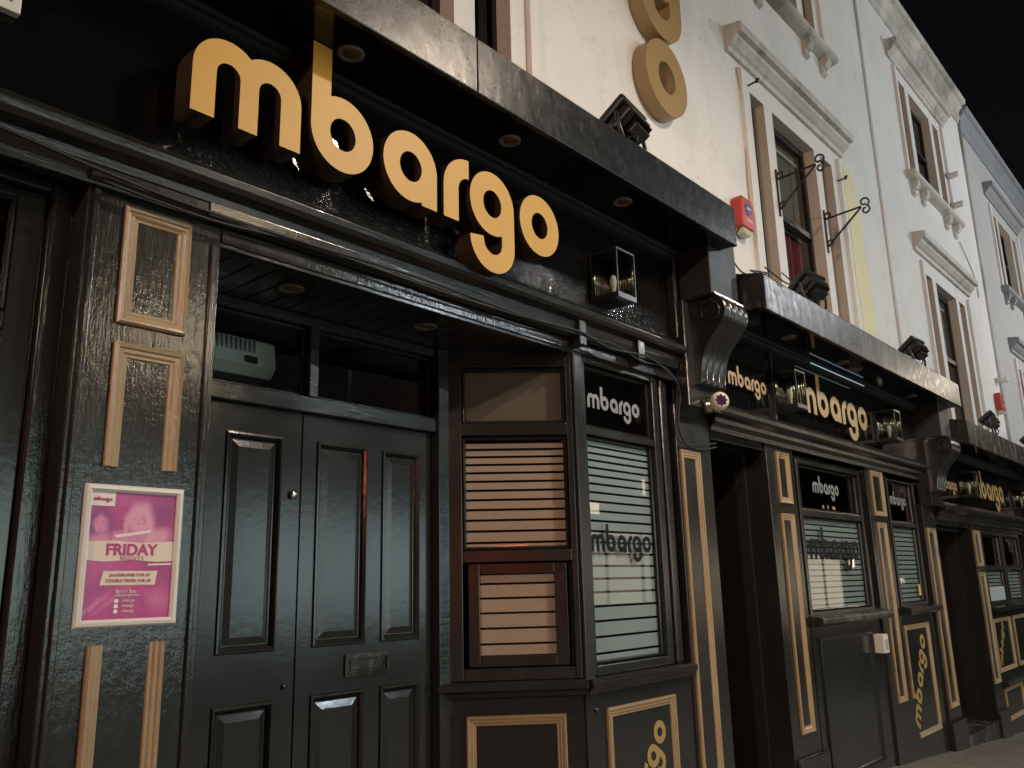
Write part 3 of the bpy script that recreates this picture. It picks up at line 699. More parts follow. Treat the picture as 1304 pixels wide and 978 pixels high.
# window B
wb = window(s1, 3.45, 4.10, 1.195, 2.70, (2.325, 2.365), y=2.55, film=lv, label='tall window with grey green striped film beside the canted one')
word_part('lettering', wb, 3.50, 2.475, 2.5705 - .0245, .078, M['grey_letter'], width=.49)
word_part('lettering', wb, 3.475, 1.735, 2.5705 - .0245, .088, M['black_letter'], width=.555, label='black lettering across the striped film')
bm = new()
for i, x in enumerate((4.148, 4.185, 4.225)): box(bm, x, x + (.03, .034, .05)[i], 2.53 - .012 * (i % 2), 2.62, 1.15, 2.735)
part('side_bead', bm, M['black'], s1, bevel=.008)
bm = new(); prism_x(bm, [(PY_ + .12, 1.15), (PY_ - .03, 1.146), (PY_ - .045, 1.135), (PY_ - .045, 1.11), (PY_ - .025, 1.10), (PY_ - .015, 1.08), (PY_ + .1, 1.07)], 3.33, 4.285); part('sill', bm, M['black_h'], s1, bevel=.003)
bm = new(); box(bm, 3.335, 4.30, PY_ + .01, PY_ + .08, .3, 1.075); rb = part('stall_riser', bm, M['door'], s1)
bm = new(); mould(bm, rect(3.49, 4.105, .30, 1.0), TRIM, PY_ + .01); part('panel_moulding', bm, M['gold_trim'], rb)
word_part('lettering', rb, 3.62, .25, PY_ + .008, .115, M['gold_flat'], rot=56)
bm = new(); lathe(bm, [(.002, 0), (.012, .001), (.012, .008), (.002, .010)], (3.41, PY_ + .009, 1.0), 'y'); part('bolt_head', bm, M['black'], rb)
# pilaster 2 with console
pilaster(s1, 4.30, 4.70, .2, 2.60, [(4.315 + .005, 4.545, .53, 2.33)])
console(s1, 4.39, 4.70, 3.235, 0)
# interior behind windows A/B
# ---- cables under the fascia
def cable(pts, r, label, grp='cables under the fascias'):
    bm = new(); pts = smooth_path(pts, 8); tube(bm, pts, r, 6)
    return solo('cable', bm, M['cable'], pts[0], label, 'cable', grp, smooth=True)
cable([(.2, 2.44, 2.86), (.6, 2.435, 2.85), (.95, 2.43, 2.815), (1.2, 2.43, 2.80), (1.6, 2.43, 2.80), (2.2, 2.43, 2.815), (2.9, 2.43, 2.80), (3.28, 2.42, 2.81), (3.55, 2.42, 2.775), (3.9, 2.41, 2.79), (4.15, 2.42, 2.73), (4.27, 2.44, 2.66), (4.27, 2.46, 2.50), (4.29, 2.46, 2.40), (4.4, 2.47, 2.36), (4.7, 2.46, 2.40)], .006, 'long thin black cable sagging under the fascia of the nearest shopfront')
cable([(.95, 2.44, 2.79), (1.3, 2.435, 2.775), (1.7, 2.435, 2.80), (2.4, 2.435, 2.79), (3.2, 2.43, 2.80), (3.6, 2.42, 2.80), (3.84, 2.42, 2.76), (4.1, 2.43, 2.77), (4.26, 2.45, 2.70), (4.255, 2.47, 2.48), (4.27, 2.47, 2.38), (4.5, 2.47, 2.345), (4.72, 2.47, 2.38)], .005, 'second thin cable running just below the first over the double doors')
cable([(4.83, 2.22, 3.82), (4.80, 2.3, 3.66), (4.86, 2.27, 3.52), (4.93, 2.2, 3.49), (5.1, 2.2, 3.55), (5.4, 2.45, 3.72), (5.8, 2.56, 3.83), (5.95, 2.58, 3.86)], .006, 'loose cable looping down beside the red alarm box')
cable([(4.98, 2.16, 3.55), (5.15, 2.10, 3.47), (5.3, 2.12, 3.52), (5.35, 2.2, 3.62)], .005, 'short grey loop of cable over the second canopy corner')

# ---- shopfronts 2 and 3
def shop_common(s, x0, x1, dz, m):
    canopy(s, x0 + .26, x1 + .14, 3.235 + dz, 3.485 + dz, m)
    bm = new(); box(bm, x0 + .075, x1 - .25, PY_, PY_ + .04, 2.62 + dz, 3.25 + dz); part('fascia_board', bm, M['board'], s)
    bm = new(); prism_x(bm, CORN(2.625 + dz), x0 + .075, x1 - .22); part('fascia_cornice', bm, M['black_h'], s, bevel=.002)
    bm = new(); box(bm, x0 + .075, x1 - .33, PY_ + .02, PY_ + .1, 2.44 + dz, 2.62 + dz); part('frieze', bm, M['old'], s, bevel=.004)
s2 = thing('shopfront', (7.0, PY_, gz(7.0)), 'middle black shopfront with an open dark doorway and two striped windows', 'shopfront')
shop_common(s2, 4.625, 9.225, 0, M['canopy_worn'])
bm = new(); box(bm, 5.66, 5.69, PY_ - .02, PY_ + .01, 2.68, 3.20); part('fascia_divider', bm, M['black'], s2)
bm = new(); box(bm, 6.3, 7.45, 2.434, 2.440, 3.198, 3.204); part('reflection_strip', bm, simple('cool_reflection_glow', (0, 0, 0), .5, 0, 0, (.62, .86, 1.0), .5), s2)  # glowing strip stands in for a cool reflection under the canopy, no lamp
# open doorway
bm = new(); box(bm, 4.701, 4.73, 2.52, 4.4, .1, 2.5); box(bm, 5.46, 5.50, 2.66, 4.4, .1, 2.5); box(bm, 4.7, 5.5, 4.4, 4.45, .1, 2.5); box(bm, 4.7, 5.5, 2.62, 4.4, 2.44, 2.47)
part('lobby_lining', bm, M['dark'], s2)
pilaster(s2, 5.49, 5.93, .2, 2.60, [(5.63, 5.83, 2.09, 2.45), (5.62, 5.825, .59, 2.02)], m='old')
bm = new(); box(bm, 5.50, 5.99, PY_ - .03, PY_ + .02, .20, .455); part('plinth', bm, M['door'], s2, bevel=.01)
wc = window(s2, 6.06, 7.27, 1.345, 2.41, (2.025, 2.075), film=levels(1.35, 2.02, .042, .011), filmmat='film2', label='wide striped window beside the open doorway')
word_part('lettering', wc, 6.35, 2.215, 2.546, .082, M['grey_letter'], width=.52)
word_part('lettering', wc, 6.17, 1.715, 2.546, .150, M['black_letter'], width=1.0, label='black lettering across the striped film')
bm = new(); box(bm, 6.50, 6.535, 2.545, 2.546, 2.10, 2.125); box(bm, 6.60, 6.62, 2.545, 2.546, 2.10, 2.13); box(bm, 6.70, 6.76, 2.545, 2.546, 2.10, 2.125); part('sticker', bm, M['gold_trim'], wc)
bm = new(); prism_x(bm, [(PY_ + .06, 1.33), (2.43, 1.31), (2.415, 1.295), (2.415, 1.265), (2.44, 1.25), (PY_ + .06, 1.24)], 5.97, 7.42); part('sill', bm, M['canopy_worn'], s2, bevel=.004)
bm = new(); box(bm, 5.99, 7.40, PY_ + .02, PY_ + .1, .05, 1.25); rc = part('stall_riser', bm, M['door'], s2)
bm = new(); mould(bm, rect(6.10, 7.14, .2, 1.165), [(0, 0), (0, .012), (.01, .018), (.022, .016), (.03, .004), (.034, 0)], PY_ + .02); part('panel_moulding', bm, M['door'], rc)
pilaster(s2, 7.40, 7.86, .1, 2.60, [(7.51, 7.79, 2.085, 2.475), (7.535, 7.74, .57, 2.03)], m='old')
bm = new(); box(bm, 5.95, 7.40, PY_ + .02, PY_ + .08, 2.455, 2.60); box(bm, 7.86, 8.85, PY_ + .02, PY_ + .08, 2.46, 2.60); part('head_board', bm, M['old'], s2, bevel=.004)
wd = window(s2, 8.02, 8.72, 1.345, 2.43, (2.02, 2.06), film=levels(1.35, 2.02, .042, .011), filmmat='film2', label='narrow striped window at the far end of the middle shopfront')
word_part('lettering', wd, 8.1, 2.22, 2.546, .075, M['grey_letter'], width=.45)
bm = new(); box(bm, 8.60, 8.66, 2.545, 2.546, 1.40, 1.50); part('sticker', bm, M['yel_sticker'], wd, label='small yellow sticker')
bm = new(); prism_x(bm, [(PY_ + .06, 1.33), (2.43, 1.31), (2.415, 1.295), (2.415, 1.265), (2.44, 1.25), (PY_ + .06, 1.24)], 7.9, 8.82); part('sill', bm, M['black_h'], s2, bevel=.004)
bm = new(); box(bm, 7.87, 8.86, PY_ + .02, PY_ + .1, -.05, 1.25); rd = part('stall_riser', bm, M['door'], s2)
bm = new(); mould(bm, [(7.96, .56), (7.96, 1.16), (8.63, 1.16), (8.63, .235), (8.02, .235)], [(-o, h) for o, h in TRIM], PY_ + .02, closed=False); part('panel_moulding', bm, M['gold_trim'], rd)
word_part('lettering', rd, 8.06, .30, PY_ + .018, .135, M['gold_flat'], rot=58)
pilaster(s2, 8.87, 9.27, .0, 2.26, [(8.93, 9.18, .37, 2.03)], m='old')
bm = new(); box(bm, 8.84, 9.30, PY_ - .03, PY_ + .03, -.05, .26); part('plinth', bm, M['door'], s2, bevel=.01)
console(s2, 8.955, 9.26, 2.90, 0)
# ---- shopfront 3
s3 = thing('shopfront', (11.5, PY_, gz(11.5)), 'farthest black shopfront with a stepped dark doorway and small paned windows', 'shopfront')
shop_common(s3, 9.225, 13.825, -.36, M['canopy_worn'])
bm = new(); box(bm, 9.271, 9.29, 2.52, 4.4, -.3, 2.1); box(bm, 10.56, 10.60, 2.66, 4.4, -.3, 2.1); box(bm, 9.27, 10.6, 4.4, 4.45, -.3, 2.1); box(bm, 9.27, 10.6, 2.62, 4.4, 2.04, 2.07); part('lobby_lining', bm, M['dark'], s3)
bm = new(); box(bm, 9.30, 10.60, PY_ + .0, 3.4, -.25, .06); box(bm, 9.32, 10.56, 2.9, 3.4, .06, .24, bev=.01); part('doorstep', bm, M['canopy_worn'], s3, bevel=.01)
pilaster(s3, 10.60, 10.96, -.25, 2.22, [(10.65, 10.88, 1.66, 2.06), (10.65, 10.88, .42, 1.60)], m='old')
bm = new(); box(bm, 10.58, 11.0, PY_ - .03, PY_ + .02, -.3, .15); part('plinth', bm, M['door'], s3, bevel=.01)
xs = [11.14, 12.06, 13.0]
for i, (a, c) in enumerate(((11.12, 11.98), (12.12, 12.98))):
    we = window(s3, a, c, 1.26, 2.03, (1.62, 1.66), film=levels(1.28, 1.61, .042, .012), filmmat='film2', label=('left' if i == 0 else 'right') + ' paned window of the farthest shopfront')
    if i == 0:
        bm = new(); box(bm, 11.14, 11.94, 2.545, 2.546, 1.27, 1.43); part('reflection_panel', bm, M['film'], we)  # whitish panel paints the pale reflection on the lower pane
bm = new(); prism_x(bm, [(PY_ + .06, 1.23), (2.43, 1.21), (2.415, 1.165), (PY_ + .06, 1.15)], 10.97, 13.2); part('sill', bm, M['black_h'], s3, bevel=.004)
bm = new(); box(bm, 10.97, 13.3, PY_ + .02, PY_ + .1, -.4, 1.16); re = part('stall_riser', bm, M['door'], s3)
bm = new(); box(bm, 10.97, 13.3, PY_ + .025, PY_ + .1, 2.08, 2.26); part('head_board', bm, M['black'], s3)
for q in ((11.03, 11.82, .50, 1.08), (12.0, 12.85, .50, 1.08), (11.10, 11.95, -.02, .33)):
    bm = new(); mould(bm, rect(*q), TRIM, PY_ + .02); part('panel_moulding', bm, M['gold_trim'], re)
bm = new(); prism_x(bm, [(PY_ + .03, .42), (PY_ - .05, .40), (PY_ - .06, .36), (PY_ + .03, .34)], 11.0, 13.2); part('dado_rail', bm, M['old'], s3)
word_part('lettering', re, 11.2, .56, PY_ + .018, .085, M['gold_flat'], rot=55)
pilaster(s3, 13.4, 13.82, -.5, 2.2, [(13.5, 13.72, .2, 1.9)])
console(s3, 13.5, 13.8, 2.52, 0)
# grey house's ground floor
s4 = thing('shopfront', (16.2, PY_, gz(16.2)), 'plain dark ground floor under the blue grey house', 'shopfront')
bm = new(); box(bm, 13.84, 27, PY_ + .02, PY_ + .08, -1.6, 2.9); part('shutter_wall', bm, M['door'], s4)

# ------------------------------------------------------------------ signs
word_sign(1.145, 3.075, 2.33, .30, M['gold'], M['shaded_side'], .105, 1.885, 'large raised gold lettering on the black fascia over the double doors', None)
word_sign(6.06, 2.80, 2.455, .205, M['gold_flat'], M['shaded_side'], .02, 1.42, 'mid sized gold lettering on the middle shopfront between two lanterns', None)
word_sign(4.95, 2.825, 2.465, .088, M['gold_flat'], M['shaded_side'], .01, .56, 'small gold lettering above the open doorway beside the round camera', None)
word_sign(10.80, 2.44, 2.455, .205, M['gold_flat'], M['shaded_side'], .02, 1.42, 'gold lettering on the farthest shopfront, half lost in glare', None)
word_sign(9.56, 2.46, 2.465, .088, M['gold_flat'], M['shaded_side'], .01, .56, 'small gold lettering over the far stepped doorway', None)
# vertical sign on the wall
vs = thing('wall_sign', (4.5, WY, 4.58), 'thick brown gold letters stacked on the white wall above the canopy', 'sign')
for ch, x, z in (('o', 4.235, 4.575), ('g', 4.235, 5.46)):
    me = letter_mesh(ch, .545, .10, .0); me.transform(Matrix.Translation((x, WY - .058, z)) @ UP); me.materials.append(M['gold_wall'])
    o = link(me, 'letter', vs); bv = o.modifiers.new('bevel', 'BEVEL'); bv.width = .008; bv.segments = 2; bv.limit_method = 'ANGLE'; bv.angle_limit = R(60)
# plate at top left
pl = thing('notice_plate', (.62, 2.498, 3.23), 'small pale plate with a red mark, cut by the top left corner', 'sign')
bm = new(); box(bm, .50, .685, 2.468, 2.498, 3.232, 3.33, bev=.004); part('plate', bm, M['white_plastic'], pl)
bm = new(); box(bm, .60, .66, 2.4655, 2.4675, 3.262, 3.30); part('mark', bm, M['red_plastic'], pl)

# ------------------------------------------------------------------ poster
po = thing('poster', (1.147, PY_ - .02, 1.50), 'magenta poster in a white snap frame on the black pilaster', 'poster')
PF = PY_ - .022
bm = new(); mould(bm, rect(1.0, 1.295, 1.492, 1.892), [(0, 0), (0, .008), (.005, .014), (.014, .016), (.021, .010), (.022, .001)], PF + .022); part('frame', bm, M['white_metal'], po, smooth=False)
PX0, PX1, PZ0, PZ1 = 1.02, 1.275, 1.512, 1.872
W_, H_ = PX1 - PX0, PZ1 - PZ0
def pu(u, v): return (PX0 + u * W_, PZ1 - v * H_)
ys = PY_ - .004
bm = new(); box(bm, PX0, PX1, ys, ys + .004, PZ0, PZ1); sh = part('sheet', bm, M['poster'], po)
def pshape(pts, m, y, name='print', label=None):
    bm = new(); prism_y(bm, [pu(*p) for p in pts], ys - y, ys - y + .0004); return part(name, bm, m, sh, label=label)
def pell(cu_, cv, ru, rv, rot=0, n=28, wob=0):
    out = []
    for k in range(n):
        a = 2 * math.pi * k / n; r = 1 + wob * math.sin(3 * a + 1) + wob * .6 * math.sin(5 * a)
        x, y = ru * r * math.cos(a), rv * r * math.sin(a); c, s = math.cos(rot), math.sin(rot)
        out.append((min(1, max(0, cu_ + x * c - y * s * .7)), min(1, max(0, cv + x * s + y * c))))
    return out
pshape([(.28, .345), (.70, .295), (.71, .315), (.32, .365)], M['poster_white'], .0013)
pshape([(.0, .395), (.3, .388), (.6, .40), (1, .385), (1, .545), (.8, .552), (.5, .538), (.2, .552), (0, .54)], M['cream'], .0014)
pshape([(.70, .568), (1, .562), (1, .575), (.70, .582)], M['poster_white'], .0014)
pshape([(.20, .625), (.82, .625), (.80, .735), (.17, .735)], M['cream'], .0014)
pshape([(0, .0), (.27, .0), (.27, .115), (0, .115)], M['poster_white'], .0012)
def ptext(s, u, v, size, m, align='CENTER', bold=0, sx=1, spacing=1):
    x, z = pu(u, v); me = text_mesh(s, size, m, Matrix.Translation((x, ys - .0022, z)) @ Matrix.Diagonal((sx, 1, 1, 1)), align, bold, spacing)
    link(me, 'lettering', sh)
ptext('FRIDAY', .5, .499, .045, M['magenta'], bold=.0014, sx=1.0)
ptext('NIGHTS', .51, .54, .016, M['magenta'], spacing=1.3)
ptext('JAGERBOMBS FOR £8', .50, .668, .0125, M['magenta']); ptext('DOUBLE MIXER FOR £8', .49, .712, .0125, M['magenta'])
ptext("8pm - late", .47, .795, .015, M['poster_white']); ptext('mbargonightclub', .48, .822, .011, M['poster_white'])
for v in (.865, .905, .945):
    pshape(pell(.37, v - .008, .026, .017, n=16), M['poster_white'], .0014, 'icon'); ptext('mbargo', .43, v, .012, M['poster_white'], 'LEFT')
x, z = pu(.03, .075); word_part('lettering', sh, x, z, ys - .0022, .0085, M['magenta'], width=.052)

# ------------------------------------------------------------------ fittings
def floodlight(label):
    t = thing('floodlight', (0, 0, 0), label, 'floodlight', 'floodlights standing on the canopies')
    T = Matrix.Translation((0, 0, .235)) @ Matrix.Rotation(R(-38), 4, 'X')
    bm = new(); box(bm, -.17, .17, -.12, .10, .03, .085, T, bev=.018); box(bm, -.15, .15, -.10, .08, -.05, .03, T, bev=.02)
    for k in range(9): box(bm, -.13 + k * .031, -.123 + k * .031, -.085, .065, -.085, -.045, T)
    part('head', bm, M['blackplastic'], t)
    bm = new(); box(bm, -.10, .10, -.05, .03, -.125, -.08, T, bev=.01); part('driver_box', bm, M['blackplastic'], t)
    bm = new(); box(bm, -.145, .145, -.09, .07, .086, .089, T); part('lens', bm, simple('flood_lens', (.05, .05, .05), .1), t)
    for s in (-1, 1):
        bm = new(); tube(bm, smooth_path([(s * .19, -.01, .24), (s * .19, -.03, .14), (s * .15, -.04, .05), (s * .09, -.04, .006)]), .013, 8); part('yoke_arm', bm, M['blackplastic'], t, smooth=True)
    bm = new(); box(bm, -.10, .10, -.065, -.015, .0, .012); part('base_plate', bm, M['blackplastic'], t)
    bm = new(); tube(bm, smooth_path([(.04, .02, .14), (.07, .07, .06), (.12, .08, .012), (.2, .09, .02)]), .006, 6); tube(bm, smooth_path([(-.04, -.02, .13), (-.08, -.10, .08), (-.06, -.06, .01)]), .006, 6); part('lead', bm, M['cable'], t, smooth=True)
    return t
fl = floodlight('large black floodlight on the nearest canopy beside the stacked letters'); fl.scale = (.86, .86, .86); fl.location = (3.66, 2.30, 3.865); fl.rotation_euler = (0, 0, R(8))
dup(fl, (6.10, 2.30, 3.525), 'black floodlight below the red curtained window', (0, 0, R(-8)))
dup(fl, (8.62, 2.30, 3.525), 'black floodlight near the far end of the middle canopy', (0, 0, R(-4)))
dup(fl, (11.35, 2.30, 3.165), 'black floodlight on the farthest canopy under the distant red box', (0, 0, R(5)))
dup(fl, (13.55, 2.30, 3.165), 'last black floodlight, cut by the right edge', (0, 0, R(5)))

def lantern(label):
    t = thing('wall_lantern', (0, 0, 0), label, 'lantern', 'square glass lanterns on the fascias')
    w, h = .085, .235; y0, y1 = -.185, -.015
    bm = new()
    for x in (-w, w - .007):
        for y in (y0, y1 - .007): box(bm, x, x + .007, y, y + .007, 0, h)
    box(bm, -w, w, y0, y1, -.028, .0); box(bm, -w, w, y0, y1, h, h + .012); box(bm, -w, w, y1, y1 + .012, -.028, h + .012)
    box(bm, -.02, .02, y1, 0, .08, .14); part('cage', bm, M['blackplastic'], t)
    bm = new(); box(bm, -w + .003, w - .003, y0 + .002, y0 + .004, 0, h); box(bm, -w + .002, -w + .004, y0 + .01, y1 - .01, 0, h); box(bm, w - .004, w - .002, y0 + .01, y1 - .01, 0, h); part('pane', bm, M['glass'], t)
    bm = new(); lathe(bm, [(.010, .0), (.011, .04), (.016, .06), (.019, .09), (.014, .115), (.003, .125)], (0, (y0 + y1) / 2, .005), 'z', 16); part('bulb', bm, M['clear_plastic'], t, smooth=True)
    bm = new()
    for k in range(9):
        xx = -w + .014 + k * .0178; tube(bm, [(xx, y1 - .012, .006), (xx, y1 - .012, h - .004)], .0075, 8)
    for k in range(8):
        yy = y0 + .014 + k * .0185; tube(bm, [(w - .012, yy, .006), (w - .012, yy, h - .004)], .0075, 8)
    part('reflector', bm, simple('ribbed_reflector', (.34, .29, .20), .16, 1), t, smooth=True)
    return t
ln = lantern('glass lantern right of the large gold lettering'); ln.location = (3.585, 2.5, 3.055)
dup(ln, (5.76, 2.5, 2.775), 'glass lantern between the small and mid sized gold lettering')
dup(ln, (7.86, 2.5, 2.775), 'glass lantern right of the mid sized gold lettering')
dup(ln, (10.35, 2.5, 2.43), 'glass lantern left of the farthest gold lettering')
dup(ln, (12.95, 2.5, 2.43), 'glass lantern at the right edge on the farthest fascia')

def downlight(label):
    t = thing('downlight', (0, 0, 0), label, 'downlight', 'recessed downlights in the soffits')
    bm = new(); lathe(bm, [(.030, 0), (.052, -.001), (.053, -.006), (.046, -.010), (.034, -.006), (.030, .0)], (0, 0, 0), 'z', 24); part('rim', bm, simple('aged_rim', (.13, .11, .085), .55), t, smooth=True)
    bm = new(); lathe(bm, [(.002, -.008), (.022, -.007), (.030, -.004), (.031, 0)], (0, 0, .001), 'z', 20); part('lamp_glass', bm, simple('dead_lamp', (.10, .06, .035), .3), t, smooth=True)
    return t
dn = downlight('downlight in the canopy over the tall letter near the top edge'); dn.location = (1.745, 2.30, 3.559)
dup(dn, (2.645, 2.295, 3.559), 'downlight in the canopy over the middle of the large lettering')
dup(dn, (3.54, 2.285, 3.559), 'downlight in the canopy just above the nearest lantern')
dup(dn, (5.61, 2.31, 3.239), 'downlight under the middle canopy above the small lettering')
dup(dn, (6.62, 2.31, 3.239), 'downlight under the middle canopy above the mid sized lettering')
dup(dn, (8.4, 2.33, 3.239), 'downlight at the far end of the middle canopy')
dup(dn, (1.80, 2.72, 2.741), 'downlight in the door recess ceiling near the pilaster')
dup(dn, (2.52, 2.72, 2.741), 'downlight in the door recess ceiling near the canted window')

def alarm(label, badge=True):
    t = thing('alarm_box', (0, 0, 0), label, 'alarm box')
    bm = new(); prism_y(bm, [(-.12, .0), (.10, .0), (.135, .06), (.135, .25), (.10, .30), (-.10, .30), (-.135, .26), (-.135, .05)], -.095, -.0)
    part('casing', bm, M['red_plastic'], t, bevel=.014)
    bm = new(); lathe(bm, [(.002, .100), (.062, .100), (.062, .096), (.002, .096)], (.01, 0, .19), 'y', 24); bd = part('badge', bm, M['blue_plastic'], t)
    bm = new(); box(bm, -.03, .045, -.1025, -.1015, .183, .199); box(bm, -.06, .08, -.097, -.096, .085, .092); box(bm, -.04, .09, -.097, -.096, .068, .074); part('print', bm, M['white_plastic'], t)
    bm = new(); prism_y(bm, [(-.10, .0), (-.08, -.05), (-.02, -.065), (.05, -.06), (.09, -.03), (.10, .0)], -.085, -.01); part('strobe', bm, M['clear_plastic'], t, bevel=.01)
    return t
al = alarm('red alarm box with a blue badge at the end of the nearest canopy'); al.location = (5.60, 2.6, 4.12); al.scale = (.78, .9, .84)
dup(al, (13.42, 2.6, 3.82), 'distant red alarm box above the farthest canopy')
def cam(label):
    t = thing('security_camera', (0, 0, 0), label, 'camera', 'small wall cameras beside the upper windows')
    bm = new(); lathe(bm, [(.035, 0), (.035, .02), (.015, .03), (.012, .07)], (0, 0, 0), 'y', 16); part('mount', bm, M['stone'], t, smooth=True)
    T = Matrix.Translation((0, -.10, 0)) @ Matrix.Rotation(R(55), 4, 'Z')
    bm = new(); lathe(bm, [(.03, -.07), (.042, -.06), (.045, .03), (.05, .06), (.04, .062), (.038, .05)], (0, 0, 0), 'x', 16)
    for v in bm.verts: v.co = T @ v.co
    part('housing', bm, M['white_plastic'], t, smooth=True)
    bm = new(); lathe(bm, [(.036, .052), (.02, .056), (.002, .057)], (0, 0, 0), 'x', 16)
    for v in bm.verts: v.co = T @ v.co
    part('lens', bm, M['black_letter'], t); return t
cm = cam('upper of the two small cameras beside the upper window'); cm.location = (12.50, 2.6, 7.13)
for o in (cm,): o.rotation_euler = (0, 0, R(-150 + 180))
c2 = dup(cm, (12.52, 2.6, 6.68), 'lower of the two small cameras beside the upper window')
c3 = dup(cm, (13.60, 2.6, 4.30), 'small camera above the distant red alarm box')
for m_ in ():
    pass
# round dome camera on pilaster head
t = thing('dome_camera', (4.47, 2.40, 2.60), 'round white camera with a purple ring of lights on the pilaster head', 'camera')
bm = new(); lathe(bm, [(.05, 0), (.05, .03), (.03, .05), (.028, .08)], (4.50, 2.40, 2.60), 'y', 20); part('mount', bm, M['chrome'], t, smooth=True)
A = Matrix.Translation((4.47, 2.295, 2.605)) @ Matrix.Rotation(R(-45), 4, 'Z')
def latA(bm, prof, seg=24):
    lathe(bm, prof, (0, 0, 0), 'y', seg)
    for v in bm.verts: v.co = A @ v.co
bm = new(); latA(bm, [(.002, -.05), (.03, -.045), (.05, -.02), (.055, .0), (.053, .02), (.045, .035), (.040, .04)]); part('housing', bm, M['cream'], t, smooth=True)
bm = new(); latA(bm, [(.026, .038), (.024, .043), (.002, .044)]); part('lens', bm, M['purple'], t)
bm = new()
for k in range(8):
    a = k * math.pi / 4; b0 = new(); lathe(b0, [(.009, .038), (.009, .043), (.002, .044)], (.027 * math.cos(a), 0, .027 * math.sin(a)), 'y', 8)
    for v in b0.verts: v.co = A @ v.co
    me = bpy.data.meshes.new('x'); b0.to_mesh(me); b0.free(); bm.from_mesh(me)
part('led_ring', bm, M['purple'], t)
# ironwork sign brackets
def ironwork(label):
    t = thing('sign_bracket', (0, 0, 0), label, 'bracket', 'scrolled iron brackets on the white wall')
    bm = new(); box(bm, -.012, .012, -.012, 0, 0, .42); part('back_plate', bm, M['iron'], t)
    def sp(cy, cz, r, a0, turns, d=1, n=26):
        return [(0, cy + (r * (1 - .55 * k / n)) * math.cos(a0 + d * turns * 2 * math.pi * k / n), cz + (r * (1 - .55 * k / n)) * math.sin(a0 + d * turns * 2 * math.pi * k / n)) for k in range(n + 1)]
    bm = new(); tube(bm, [(0, -.01, .33), (0, -.34, .35)], .009, 6); part('arm', bm, M['iron'], t)
    bm = new(); tube(bm, [(0, -.02, .07), (0, -.34, .345)], .009, 6)
    for k in range(5): tube(bm, [(0, -.16 - k * .016, .19 + k * .0137), (0, -.166 - k * .016, .195 + k * .0137)], .015, 6)
    part('stay', bm, M['iron'], t)
    bm = new(); bm.free()
    for a in ((-.37, .385, .045, -2.2, 1.0, -1), (-.375, .31, .04, 1.8, 1.0, 1), (-.04, .36, .035, -1.2, .9, 1), (-.04, .09, .035, -1.2, .9, 1)):
        bm = new(); tube(bm, sp(*a), .0085, 6); part('scroll', bm, M['iron'], t)
    return t
iw = ironwork('left scrolled iron bracket in front of the red curtained window'); iw.location = (6.40, 2.598, 4.51)
dup(iw, (7.42, 2.598, 4.48), 'right scrolled iron bracket beside the faded yellow stripe')
for x, z, w in ((6.02, 5.55, 'above the left sidelight'), (7.92, 5.38, 'below the right end of the hood')):
    bm = new(); tube(bm, [(x, 2.6, z), (x, 2.52, z + .01), (x, 2.50, z + .03)], .008, 6); tube(bm, [(x, 2.52, z + .03), (x, 2.52, z - .005)], .012, 6)
    solo('wall_hook', bm, M['iron'], (x, 2.6, z), 'short iron hook in the white wall ' + w, 'hook')
# intercom
t = thing('intercom', (7.27, PY_, 1.0), 'small pale keypad box on the pilaster of the middle shopfront', 'keypad')
bm = new(); box(bm, 7.19, 7.30, PY_ - .06, PY_ + .019, .985, 1.13, bev=.008); part('casing', bm, M['white_plastic'], t)
bm = new(); box(bm, 7.215, 7.275, PY_ - .063, PY_ - .060, 1.01, 1.09); part('keypad', bm, M['film2'], t)
# air heater behind the transom
t = thing('air_heater', (1.85, 3.3, 2.50), 'white air heater seen through the glass above the left door', 'heater')
HX0, HX1 = 1.45, 2.06
bm = new(); prism_x(bm, [(3.3, 2.50), (3.24, 2.50), (3.20, 2.545), (3.22, 2.66), (3.3, 2.69), (3.42, 2.69), (3.42, 2.5)], HX0, HX1); part('casing', bm, M['white_plastic'], t, bevel=.008)
bm = new(); [box(bm, 1.66 + k * .022, 1.668 + k * .022, 3.205, 3.215, 2.60, 2.655) for k in range(14)]; part('grille', bm, M['stone_grey'], t)
bm = new(); box(bm, 1.90, 1.96, 3.194, 3.2, 2.55, 2.58); part('display', bm, M['black_letter'], t)

# ------------------------------------------------------------------ the other side of the street (seen only as reflections)
def lampmat(name, c, s): return simple(name, (0, 0, 0), .5, 0, 0, c, s)
op = thing('terrace_across_street', (8, -9.4, gz(8)), 'brick terrace across the street with lit shop windows', 'building')
bm = new(); box(bm, -40, 60, -14, -9.3, -4, 9.5); part('wall', bm, M['brick'], op)
def lit(x0, x1, z0, z1, m, mull=2):
    bm = new(); box(bm, x0, x1, -9.28, -9.25, z0, z1); w = part('window', bm, m, op)
    bm = new(); n = mull
    for k in range(n + 1):
        x = x0 + (x1 - x0) * k / n; box(bm, x - .04, x + .04, -9.25, -9.18, z0, z1)
    box(bm, x0 - .04, x1 + .04, -9.25, -9.18, z1, z1 + .1); box(bm, x0 - .04, x1 + .04, -9.25, -9.18, z0 - .1, z0); part('frame', bm, M['blackplastic'], w)
lit(1.6, 7.6, .8, 3.3, lampmat('cool_shop_light', (.70, .86, .80), 4.2), 2)
lit(8.1, 14.8, .9, 3.2, lampmat('pale_shop_light', (.62, .80, .84), 4.0), 2)
for x0, z0, st in ((19.4, 3.5, 7), (22.3, 4.2, 5), (28.5, 3.1, 8), (39.2, 2.0, 9), (41.0, 1.4, 8), (46, 1.2, 12), (33, 3.3, 8)):
    lit(x0, x0 + .35 + (x0 * 7 % 1) * .5, z0, z0 + .28 + (x0 * 3 % 1) * .25, lampmat('warm_sign_light', (1.0, .82, .58), st), 1)
